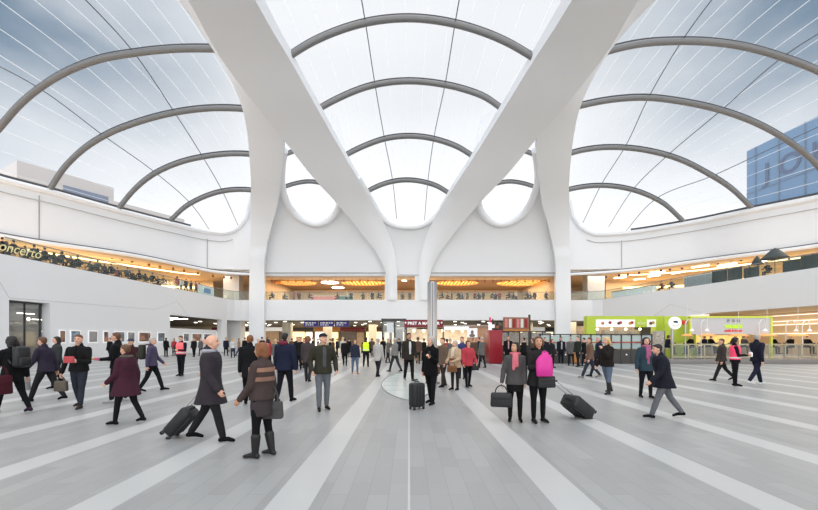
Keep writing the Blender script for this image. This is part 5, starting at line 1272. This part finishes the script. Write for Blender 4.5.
p = person(at(395, 372), R(60), 1.7, 'grey clothed person walking left behind the tall man', top=(150, 146, 142), legs=(60, 60, 62), hair='short', hairc='grey', vox=0.02, fingers=False, legL=(20, 5), legR=(-16, 14))
p = person(at(431, 404), TOCAM+R(-38), 1.68, 'woman in a black belted coat and wide trousers looking at her phone', top=(14, 14, 17), hem=0.41, legs=(26, 25, 28), shoes=(18, 18, 20), hair='bob', hairc='grey', legL=(6, 2), legR=(-8, 4), armL=(8, 8, 110, 8), armR=(2, 8, 6), female=True, vox=V, pad=0.016, head=(-14, -8))
root = empty('phone', p['L']+Vector((0.02, 0, 0.04)), R(-38), label='small phone held up by the woman in the black belted coat', cat='phone'); box('phone_body', -0.035, 0.035, -0.006, 0.006, -0.07, 0.07, black, root, 0.004)
s0 = at(417, 410); suitcase((s0.x, s0.y+0.1, 0), 0.34, 0.55, 0.24, bagblack, R(35), 'black upright wheeled suitcase beside the woman in the black belted coat', hl=0.06)
p = person(at(443, 387), R(120), 1.66, 'person in a brown coat standing behind the black belted coat', top=(128, 100, 78), hem=0.44, legs=(70, 58, 50), hair='short', hairc='brown', vox=0.018, legL=(8, 4), legR=(-8, 8))
handbag(p['R']+Vector((0, -0.05, 0.05)), 0.24, 0.24, 0.10, fabric(150, 84, 44), 0, 'tan leather bag of the person in the brown coat', hl=0.1)
p = person(at(455, 390), TOCAM-R(40), 1.56, 'older woman in a camel patterned wrap carrying a brown handbag', top=(198, 160, 118), hem=0.45, legs=(44, 40, 40), hair='bob', hairc='grey', scarf=(226, 206, 170), female=True, vox=0.014, pad=0.028, stripes=[(0.62, (150, 84, 50))], armL=(12, 10, 60, 20), armR=(8, 12, 60, 20), head=(-10, 0), wide=1.08)
handbag(p['L']+Vector((0.0, -0.08, 0.0)), 0.30, 0.20, 0.12, fabric(150, 92, 44), R(-20), 'brown handbag of the woman in the camel wrap', hl=0.10)
p = person(at(468, 387), TOCAM+R(20), 1.56, 'woman in a bright red quilted jacket with a black bag', top=(206, 24, 52), hem=0.45, legs=(24, 24, 28), hair='bob', hairc='brown', female=True, vox=0.014, pad=0.028, armL=(10, 14, 30, 10), armR=(8, 14, 20), legL=(-6, 4), legR=(8, 4), wide=1.1)
handbag(p['hipL']+Vector((0.04, -0.12, 0.12)), 0.26, 0.22, 0.10, bagblack, R(15), 'black shoulder bag at the hip of the woman in the red jacket', hl=0.20)
p = person(at(462, 379), R(150), 1.70, 'blue clothed person standing behind the camel wrap and red jacket', top=(62, 72, 140), legs=(40, 40, 60), hair='short', hairc='brown', vox=0.018)
p = person(at(508, 366), TOCAM, 1.80, 'man in a black suit and pink tie standing beside the red box', top=(22, 22, 28), legs=(20, 20, 24), hair='short', undershirt=(226, 150, 150), vox=0.018, wide=1.05)
# the pair of women
p = person(at(515, 421), TOCAM-R(12), 1.55, 'shorter woman in a grey quilted coat with a pink scarf', top=(92, 88, 86), hem=0.46, flare=0.01, legs=(18, 17, 20), shoes=(18, 17, 18), hair='bob', skin='tanned', skirt=(0.37, 0.105, (24, 23, 26)), scarf=(232, 100, 118), female=True, vox=V, pad=0.016, armL=(4, 8, 14, 4), armR=(4, 16, 16), head=(-42, 10), wide=1.05)
hbL = p['R']
handbag(hbL+Vector((-0.02, -0.03, 0.02)), 0.42, 0.28, 0.18, bagblack, R(-12), 'large black handbag held by the woman in the grey quilted coat', hl=0.14)
p = person(at(538, 422), TOCAM+R(8), 1.66, 'taller woman in a dark padded coat with a fur collar holding a pink bag', top=(48, 44, 44), hem=0.42, flare=0.01, legs=(20, 20, 22), shoes=(42, 38, 38), hair='bob', hairc='brown', skin='tanned', furtrim=(26, 24, 26), female=True, vox=V, pad=0.020, armL=(-6, 14, 16), armR=(14, 6, 86, 30), legL=(0, 0), legR=(3, 3), head=(-20, 6), wide=1.05)
TW = p
ph = p['chest']
root = empty('carrier_bag', (ph.x-0.02, ph.y-0.13, 0.92), R(4), label='bright pink carrier bag held in front of the taller woman', cat='bag')
bm = bmesh.new(); prof = [(0.0, 0.14, 0.03), (0.02, 0.155, 0.06), (0.15, 0.165, 0.065), (0.29, 0.155, 0.06), (0.35, 0.135, 0.05), (0.40, 0.09, 0.045), (0.43, 0.055, 0.035), (0.45, 0.07, 0.02)]
loft(bm, [((0.012*math.sin(z*20), 0, z), rx, ry) for z, rx, ry in prof], 18); build('bag_body', bm, mat('bag_pink', srgb(218, 52, 150), rough=0.35, var=0.15, scale=9, bump=0.4), root, 60)
tubeobj('bag_handle', [(-0.03, 0, 0.42), (-0.035, 0, 0.46), (0, 0, 0.475), (0.035, 0, 0.46), (0.03, 0, 0.42)], 0.010, mat('bag_pink', (0.8, 0.03, 0.3)), root, 6)
hbq = W(547, 374, ph.y-0.15); root = handbag(Vector((ph.x+0.05, ph.y-0.03, 0.98)), 0.34, 0.22, 0.10, bagblack, R(6), 'black crossbody bag under the pink carrier bag', hl=0.06)
hnd = p['L']; wl = at(588, 417)
r = suitcase((0, 0, 0), 0.40, 0.62, 0.26, bagblack, 0, 'black ribbed wheeled suitcase tilted behind the taller woman', hl=max(0.1, (hnd-Vector((wl.x, wl.y, 0.04))).length-0.68))
lean_case(r, Vector((wl.x, wl.y, 0.04)), hnd, 0)
person(at(545, 366), TOCAM, 1.70, 'man in a dark suit standing behind the taller woman', top=(34, 38, 50), legs=(26, 28, 34), hair='short', vox=0.02, fingers=False)
person(at(552, 368), TOCAM+R(30), 1.60, 'woman in a dark coat standing by the frosted partition', top=(40, 36, 40), hem=0.40, legs=(40, 34, 36), hair='bob', hairc='brown', female=True, vox=0.02, fingers=False)
person(at(561, 365), TOCAM, 1.75, 'man in a dark open jacket and white shoes by the frosted partition', top=(36, 38, 50), legs=(32, 36, 50), shoes=(225, 225, 225), undershirt=(200, 200, 205), hair='short', vox=0.018, fingers=False)
p = person(at(590, 378), R(80), 1.74, 'man in a brown jacket walking left by the partition', top=(140, 100, 74), legs=(58, 62, 80), shoes=(150, 140, 130), hair='short', hairc='brown', vox=0.016, legL=(26, 6), legR=(-22, 18), pad=0.016)
p = person(at(599, 377), R(85), 1.78, 'man in a navy jacket walking left behind the blonde woman', top=(44, 48, 72), legs=(44, 48, 66), hair='short', hairc='grey', vox=0.016, legL=(-20, 16), legR=(24, 5), pad=0.016)
p = person(at(607, 394), R(110), 1.66, 'blonde woman in a dark brown fur jacket, jeans and black boots', top=(44, 34, 32), hem=0.48, legs=(106, 126, 152), hair='long', hairc='blonde', boots=True, legL=(4, 3), legR=(-14, 10), armL=(40, 10, 120, 30), armR=(6, 14, 20), female=True, vox=0.014, pad=0.034, head=(0, -4))
p = person(at(646, 398), TOCAM-R(5), 1.66, 'woman in a teal open jacket with a magenta patterned scarf', top=(50, 78, 92), hem=0.44, legs=(28, 28, 36), shoes=(36, 34, 40), hair='long', hairc='dark', undershirt=(176, 84, 128), scarf=(186, 84, 130), female=True, vox=0.014, pad=0.018, armL=(10, 10, 50, 14), armR=(2, 16, 12), legL=(4, 2), legR=(-4, 6), head=(-10, 6), wide=1.08)
p = person(at(664, 418), R(76), 1.56, 'stooping man in a navy coat and grey trousers striding past the teal jacket', top=(34, 36, 52), hem=0.42, legs=(118, 120, 126), shoes=(20, 20, 24), hair='short', hairc='dark', legL=(22, 4), legR=(-22, 14), armL=(14, 8, 30), armR=(-14, 10, 20), lean=10, vox=V, pad=0.03, wide=1.1)
p = person(at(722, 381), R(75), 1.68, 'person in a brown grey coat walking left behind the pink vest', top=(84, 70, 66), legs=(46, 42, 44), hair='short', hairc='brown', vox=0.016, legL=(24, 5), legR=(-24, 18))
p = person(at(735, 386), R(-120), 1.66, 'station worker in a pink safety vest holding papers on the right', top=(28, 26, 34), legs=(22, 22, 26), shoes=(18, 18, 20), hair='tied', vest=(246, 72, 110), female=True, armL=(14, 8, 78, 22), armR=(14, 8, 78, 22), vox=0.014, wide=1.12, head=(6, -4), skin='mid')
c_ = (p['L']+p['R'])/2; root = empty('paper_sheaf', c_+Vector((0.02, -0.02, 0.02)), R(-110), label='white folded papers held by the station worker in the pink vest', cat='paper'); box('sheet', -0.12, 0.12, -0.006, 0.006, -0.06, 0.09, signwhite, root, 0.002); box('sheet', -0.10, 0.13, 0.008, 0.014, -0.07, 0.07, signwhite, root)
p = person(at(757, 385), R(-84), 1.82, 'tall man in a navy jacket and white shoes walking right', top=(34, 38, 58), hem=0.47, legs=(32, 38, 62), shoes=(228, 228, 224), hair='short', hairc='grey', legL=(20, 5), legR=(-22, 14), armL=(20, 8, 30), armR=(-18, 10, 20), vox=0.014, pad=0.02)

# ---------------- small people further away: a few kinds, copied one by one
def copy_tree(o, parent=None):
    c = o.copy(); COL.objects.link(c); c.parent = parent
    for ch in o.children: 
        d = ch.copy(); COL.objects.link(d); d.parent = c; d.matrix_parent_inverse = ch.matrix_parent_inverse.copy()
        if False: pass
    return c
kinds = []
specs = [('black coat', (28, 28, 30), (26, 26, 30), 'short', 'dark', None, 0.42), ('navy jacket', (38, 44, 66), (34, 36, 44), 'short', 'brown', None, 0.48), ('red jacket', (190, 40, 44), (34, 34, 38), 'bob', 'dark', None, 0.48),
         ('grey coat', (120, 116, 114), (44, 44, 48), 'short', 'grey', None, 0.40), ('brown coat', (112, 82, 62), (40, 38, 40), 'bob', 'brown', None, 0.42), ('white top', (214, 212, 208), (60, 66, 90), 'long', 'blonde', None, 0.5), ('dark green jacket', (52, 60, 48), (36, 36, 40), 'short', 'dark', None, 0.48)]
for i, (nm, tp, lg, hr, hc_, _, hem_) in enumerate(specs):
    k = person((0, 0, 0), 0, 1.70, 'distant person', top=tp, legs=lg, hair=hr, hairc=hc_, hem=hem_, vox=0.028, fingers=False, legL=(10, 4), legR=(-8, 6), collar=False)
    kinds.append((nm, k['root']))
flush()
used = set()
def place(i, loc, rz, label, group, scale=1.0):
    nm, src = kinds[i]
    if i in used: o = copy_tree(src)
    else: o = src; used.add(i)
    o.location = loc; o.rotation_euler = (0, 0, rz); o.scale = (scale,)*3
    tag(o, label.replace('@', nm), 'person', group); return o
rnd = random.Random(11)
crowd = [(258, 366, 3), (268, 362, 2), (262, 359, 0), (277, 360, 0), (292, 357, 4), (297, 361, 1), (301, 366, 0), (306, 357, 2), (313, 358, 6), (318, 357, 3), (330, 360, 0), (337, 357, 1), (343, 359, 5), (349, 357, 0), (372, 357, 4), (383, 359, 0), (388, 363, 3), (399, 358, 1),
         (418, 364, 4), (424, 361, 0), (447, 363, 2), (450, 369, 3), (474, 366, 4), (479, 362, 1), (482, 368, 3), (524, 366, 0), (533, 367, 4), (571, 366, 3), (578, 367, 6), (584, 366, 0), (612, 362, 4), (194, 357, 0), (201, 356, 3), (226, 356, 1), (233, 358, 5), (245, 356, 0), (120, 360, 5), (110, 361, 0), (268, 371, 2), (299, 370, 0), (304, 368, 6), (345, 366, 0), (333, 364, 4), (276, 369, 3)]
where = lambda px: ('near the left wall posters' if px < 215 else 'left of the left column' if px < 250 else 'under the blue signs' if px < 350 else 'in front of the glass lift' if px < 405 else 'in front of the cafe kiosk' if px < 485 else 'by the glass bar and partition' if px < 600 else 'before the lime kiosk')
ords = ['first', 'second', 'third', 'fourth', 'fifth', 'sixth', 'seventh', 'eighth', 'ninth']
cnt = {}
for px, fy, i in sorted(crowd):
    k = (where(px), kinds[i][0]); cnt[k] = cnt.get(k, 0)+1
tot = dict(cnt); cnt = {}
for px, fy, i in sorted(crowd):
    k = (where(px), kinds[i][0]); cnt[k] = cnt.get(k, 0)+1
    q = '' if tot[k] == 1 else ', %s from left' % ords[cnt[k]-1]
    place(i, at(px, fy), rnd.uniform(0, 6.28), 'distant person in a @ %s%s' % (where(px), q), 'distant people across the concourse', rnd.uniform(0.95, 1.06))

flush()
# seated figures on chairs
def cafe_chair(loc, rz, label, group, h=0.46):
    root = empty('cafe_chair', loc, rz, label=label, cat='chair', group=group)
    dk = mat('chair_dark', (0.03, 0.028, 0.026), rough=0.5)
    box('seat', -0.2, 0.2, -0.2, 0.2, h-0.04, h, dk, root, 0.012); box('backrest', -0.19, 0.19, -0.21, -0.18, h+0.14, h+0.42, dk, root, 0.01)
    for sx in (-1, 1):
        for sy in (-1, 1): tubeobj('leg', [(sx*0.19, sy*0.19, 0), (sx*0.17, sy*0.17, h-0.03)], 0.014, dk, root, 6)
        tubeobj('back_post', [(sx*0.17, -0.19, h-0.02), (sx*0.17, -0.2, h+0.40)], 0.012, dk, root, 6)
    return root
seat_specs = [('black jacket', (24, 24, 26), 'dark', 'short'), ('grey jumper', (104, 106, 108), 'brown', 'short'), ('olive coat', (64, 62, 44), 'dark', 'bob'), ('red top', (168, 44, 56), 'dark', 'short'), ('dark blue top', (34, 40, 62), 'brown', 'bob')]
seated = []
for nm, tp, hc_, hr in seat_specs:
    k = person((0, 0, 0), 0, 1.70, 'seated', top=tp, hair=hr, hairc=hc_, vox=0.026, fingers=False, legL=(84, 84), legR=(84, 84), armL=(34, 8, 60, 16), armR=(34, 8, 60, 16), lean=8, hem=0.52, collar=False)
    seated.append((nm, k['root']))
flush()
sused = set()
def seat_at(i, x, y, z, rz, label, group, chair_proto=None, hs=0.46):
    nm, src = seated[i]
    if i in sused: o = copy_tree(src)
    else: o = src; sused.add(i)
    o.location = (x, y, z+(hs-0.46)); o.rotation_euler = (0, 0, rz); tag(o, label.replace('@', nm), 'person', group)
    return o
def yat(path, px, inset):
    lo, hi = 15, 53
    sx = 1 if path is RW else -1
    for _ in range(40):
        m_ = (lo+hi)/2; x = pathpt(path, m_, 0, 0).x+sx*inset; v = x*F/m_+CX
        if (v < px) == (sx < 0): lo = m_
        else: hi = m_
    return Vector((pathpt(path, lo, 0, 0).x+sx*inset, lo, ZF))
ch0 = None
def chair_copy(loc, rz, label, group, lift=0.0):
    global ch0
    if ch0 is None:
        ch0 = cafe_chair(loc, rz, label, group); return ch0
    c = copy_tree(ch0); c.location = loc; c.rotation_euler = (0, 0, rz); tag(c, label, 'chair', group); return c
tb0 = None
lseats = [(1, 0), (8, 4), (15, 0), (26, 1), (33, 0), (39, 2), (46, 0), (55, 2), (61, 2), (72, 0), (79, 0), (91, 1), (97, 1), (105, 4), (112, 0), (118, 3), (127, 1), (133, 0), (140, 4), (146, 2), (152, 0), (158, 4), (164, 1)]
for n_, (px, i) in enumerate(lseats):
    q = yat(LW, px, 1.2+0.9*(n_ % 2)); rz = R([10, 170, 95, 80][n_ % 4])
    t_ = '%s from camera end' % (['1st', '2nd', '3rd'][n_] if n_ < 3 else ('%dth' % (n_+1) if n_+1 < 21 else ['21st', '22nd', '23rd'][n_-20]))
    seat_at(i, q.x, q.y, q.z, rz, 'guest in a @ seated behind left balcony glass, '+t_, 'cafe guests on the left balcony')
    chair_copy(q, rz, 'dark cafe chair behind the left balcony glass, '+t_, 'cafe chairs on the left balcony')
def cafe_table(loc, label, group):
    root = empty('cafe_table', loc, 0, label=label, cat='table', group=group)
    bm = bmesh.new(); disc(bm, (0, 0, 0.74), 0.34, 0.03, 20); build('table_top', bm, mat('table_dark', (0.08, 0.06, 0.045)), root, 40)
    tubeobj('pedestal', [(0, 0, 0.02), (0, 0, 0.73)], 0.03, darkgrey, root, 8); bm = bmesh.new(); disc(bm, (0, 0, 0.012), 0.22, 0.02, 16); build('foot_plate', bm, darkgrey, root, 40)
    return root
tproto = None
for n_, px in enumerate((5, 20, 36, 50, 67, 85, 102, 122, 143, 161)):
    q = yat(LW, px, 0.75)
    if tproto is None: tproto = cafe_table(q, '', ''); t = tproto
    else: t = copy_tree(tproto); t.location = q
    tag(t, 'round dark cafe table on the left balcony, counted %s from the camera end' % ['1st', '2nd', '3rd', '4th', '5th', '6th', '7th', '8th', '9th', '10th'][n_], 'table', 'round cafe tables on the left balcony')
# standing people by the left balcony shop and along the other balconies
for n_, (px, i) in enumerate(((177, 2), (181, 5), (186, 1), (191, 0), (196, 2), (199, 4))):
    q = yat(LW, px, 1.2+0.4*(n_ % 2)); place(i, q, rnd.uniform(0, 6), 'person in a @ standing behind the left balcony glass, %s from the left' % ords[n_], 'people standing on the left balcony', 0.95)
wp = empty('balcony_display', yat(LW, 206, 1.0), R(-4), label='white display stand with a blue screen behind the left balcony glass', cat='display stand')
box('stand_body', -0.1, 0.1, -1.6, 1.6, 0, 1.3, signwhite, wp); box('screen', 0.1, 0.13, -0.6, 0.8, 0.4, 1.0, mat('screen_blue', srgb(120, 150, 190), emit=0.3), wp)
# right balcony: dark screens with people behind, counter and goods
darkcloth = mat('dark_green_screen', srgb(58, 66, 66), rough=0.7, var=0.5, scale=2)
def dark_screen(pa, pb, h, label):
    a = yat(RW, pa, 0.8); b = yat(RW, pb, 0.8); root = empty('fabric_screen', a, math.atan2(b.y-a.y, b.x-a.x), label=label, cat='screen', group='dark screens on the right balcony')
    L_ = (b-a).length; box('cloth_panel', 0, L_, -0.02, 0.02, 0.05, h, darkcloth, root); 
    for x in (0, L_): tubeobj('post', [(x, 0, 0), (x, 0, h+0.04)], 0.025, darkgrey, root, 6)
for a, b, h, l in ((712, 727, 1.3, 'farthest of the row'), (728, 742, 1.2, 'second farthest of the row'), (744, 759, 1.0, 'left of the closed parasols'), (783, 800, 1.0, 'right of the closed parasols'), (801, 822, 1.15, 'nearest the frame edge')):
    dark_screen(a, b, h, 'dark green grey fabric screen behind the right balcony glass, '+l)
def parasol(px, h, w_, label):
    q = yat(RW, px, 1.3); root = empty('folded_parasol', q, label=label, cat='parasol', group='dark parasols on the right balcony')
    bm = bmesh.new(); lathe(bm, [(w_, h*0.62), (w_*0.95, h*0.66), (w_*0.3, h*0.93), (0.03, h), (0.01, h*0.95)], seg=10); build('canopy', bm, darkcloth, root, 30)
    tubeobj('pole', [(0, 0, 0.03), (0, 0, h*0.95)], 0.03, darkgrey, root, 8); bm = bmesh.new(); disc(bm, (0, 0, 0.03), 0.25, 0.06, 16); build('base_plate', bm, darkgrey, root, 40)
parasol(757, 2.0, 0.45, 'small dark parasol standing behind the right balcony glass'); parasol(775, 2.35, 0.95, 'wide dark parasol standing behind the right balcony glass')
for n_, (px, i) in enumerate(((723, 0), (736, 1), (750, 2), (768, 0), (790, 4), (806, 0), (814, 2), (662, 3), (672, 1))):
    q = yat(RW, px, 1.7); o_ = ['third', 'fourth', 'fifth', 'sixth', 'seventh', 'eighth', 'ninth', 'first', 'second'][n_]; seat_at(i, q.x, q.y, q.z, R(100), 'guest in a @ seated on the right balcony, %s from the left' % o_, 'cafe guests on the right balcony')
    chair_copy(q, R(100), 'dark cafe chair on the right balcony, %s from the left' % o_, 'cafe chairs on the right balcony')
a = yat(RW, 612, 0.9); b = yat(RW, 652, 0.9)
root = empty('sloping_counter', a, math.atan2(b.y-a.y, b.x-a.x), label='long white and black counter behind the right balcony glass near the cream pillar', cat='counter')
L_ = (b-a).length; box('counter_body', 0, L_, 0, 0.6, 0, 0.85, signwhite, root); box('counter_top', -0.1, L_+0.1, -0.05, 0.65, 0.85, 0.93, darkgrey, root)
a = yat(RW, 684, 1.0); b = yat(RW, 711, 1.0)
root = empty('goods_display', a, math.atan2(b.y-a.y, b.x-a.x), label='shelf of small colourful goods behind the right balcony glass', cat='shelf')
L_ = (b-a).length; box('shelf_body', 0, L_, 0, 0.4, 0, 1.15, mat('goods_mix', (0.55, 0.5, 0.52), var=0.95, scale=10), root); box('shelf_top', 0, L_, -0.02, 0.42, 1.15, 1.2, signwhite, root)
# back balcony: guests behind the glass
bb_ = 0
for n_ in range(34):
    x = [-18.6, -17.4, -16.4, -15, -9.9, -8.9, -7.9, -6.4, -5.2, -4.2, 3.2, 3.9, 4.6, 5.3, 6.1, 6.8, 7.5, 8.3, 9.0, 9.8, 10.6, 11.3, 12.1, 12.9, 13.7, 14.5, 15.3, 16.2, 17.0, 17.9, 18.7, -0.9, 0.1, -13.6][n_]
    y = 54.6+1.2*((n_*7) % 3)
    reg = 'left of the central pillars' if x < -3 else 'between the central pillars' if x < 1 else 'right of the steel pole'
    if n_ % 3 == 2:
        place(n_ % 7, (x, y, 6.8), rnd.uniform(0, 6.28), 'guest in a @ standing %s, back balcony place %d' % (reg, sorted([-18.6, -17.4, -16.4, -15, -9.9, -8.9, -7.9, -6.4, -5.2, -4.2, 3.2, 3.9, 4.6, 5.3, 6.1, 6.8, 7.5, 8.3, 9.0, 9.8, 10.6, 11.3, 12.1, 12.9, 13.7, 14.5, 15.3, 16.2, 17.0, 17.9, 18.7, -0.9, 0.1, -13.6]).index(x)+1), 'guests on the back balcony', 0.98)
    else:
        pl_ = sorted([-18.6, -17.4, -16.4, -15, -9.9, -8.9, -7.9, -6.4, -5.2, -4.2, 3.2, 3.9, 4.6, 5.3, 6.1, 6.8, 7.5, 8.3, 9.0, 9.8, 10.6, 11.3, 12.1, 12.9, 13.7, 14.5, 15.3, 16.2, 17.0, 17.9, 18.7, -0.9, 0.1, -13.6]).index(x)+1
        rz = R([90, -90, 180, 20][n_ % 4])
        seat_at(n_ % 5, x, y, 6.8, rz, 'guest in a @ seated %s, back balcony place %d' % (reg, pl_), 'guests on the back balcony')
        chair_copy((x, y, 6.8), rz, 'dark cafe chair on the back balcony at place %d from the left' % pl_, 'cafe chairs on the back balcony')
for x0, x1, m_, l in ((-14.2, -10.6, mat('pink_counter', srgb(225, 150, 150)), 'pale pink counter at the left of the back balcony'), (-10.2, -8.2, mat('teal_panel', srgb(90, 140, 135)), 'teal panel in the middle of the back balcony')):
    root = empty('balcony_counter', ((x0+x1)/2, 58.2, 6.8), label=l, cat='counter'); w_ = (x1-x0)/2
    box('counter_front', -w_, w_, 0, 0.5, 0, 1.05, m_, root); box('counter_top', -w_-0.05, w_+0.05, -0.05, 0.55, 1.05, 1.1, signwhite, root)
# restaurant guests at the right
rs = [(17.75, 27.5, 4, -90), (19.45, 27.5, 0, 90), (20.9, 28.2, 4, 90), (21.8, 29.0, 0, -90), (23.1, 28.2, 0, 90), (24.2, 29.0, 1, -90), (25.3, 27.9, 0, -90), (26.7, 27.9, 0, 90), (28.0, 28.2, 0, -90), (29.4, 28.2, 3, 90)]
for n_, (x, y, i, rz) in enumerate(rs):
    l = ['first', 'second', 'third', 'fourth', 'fifth', 'sixth', 'seventh', 'eighth', 'ninth', 'tenth'][n_]
    seat_at(i, x, y, 0.3, R(rz), 'guest in a @ seated at the terrace tables, %s from the left' % l, 'restaurant guests on the terrace', hs=0.72)
    root = empty('bar_stool', (x, y, 0.3), R(rz), label='slim stool under the %s restaurant guest from the left' % l, cat='stool', group='stools on the terrace')
    bm = bmesh.new(); disc(bm, (0, 0, 0.69), 0.18, 0.05, 16); build('seat', bm, railm, root, 40); tubeobj('post', [(0, 0, 0.02), (0, 0, 0.67)], 0.025, railm, root, 8)
    bm = bmesh.new(); disc(bm, (0, 0, 0.012), 0.18, 0.02, 16); build('foot_plate', bm, railm, root, 40)

flush()
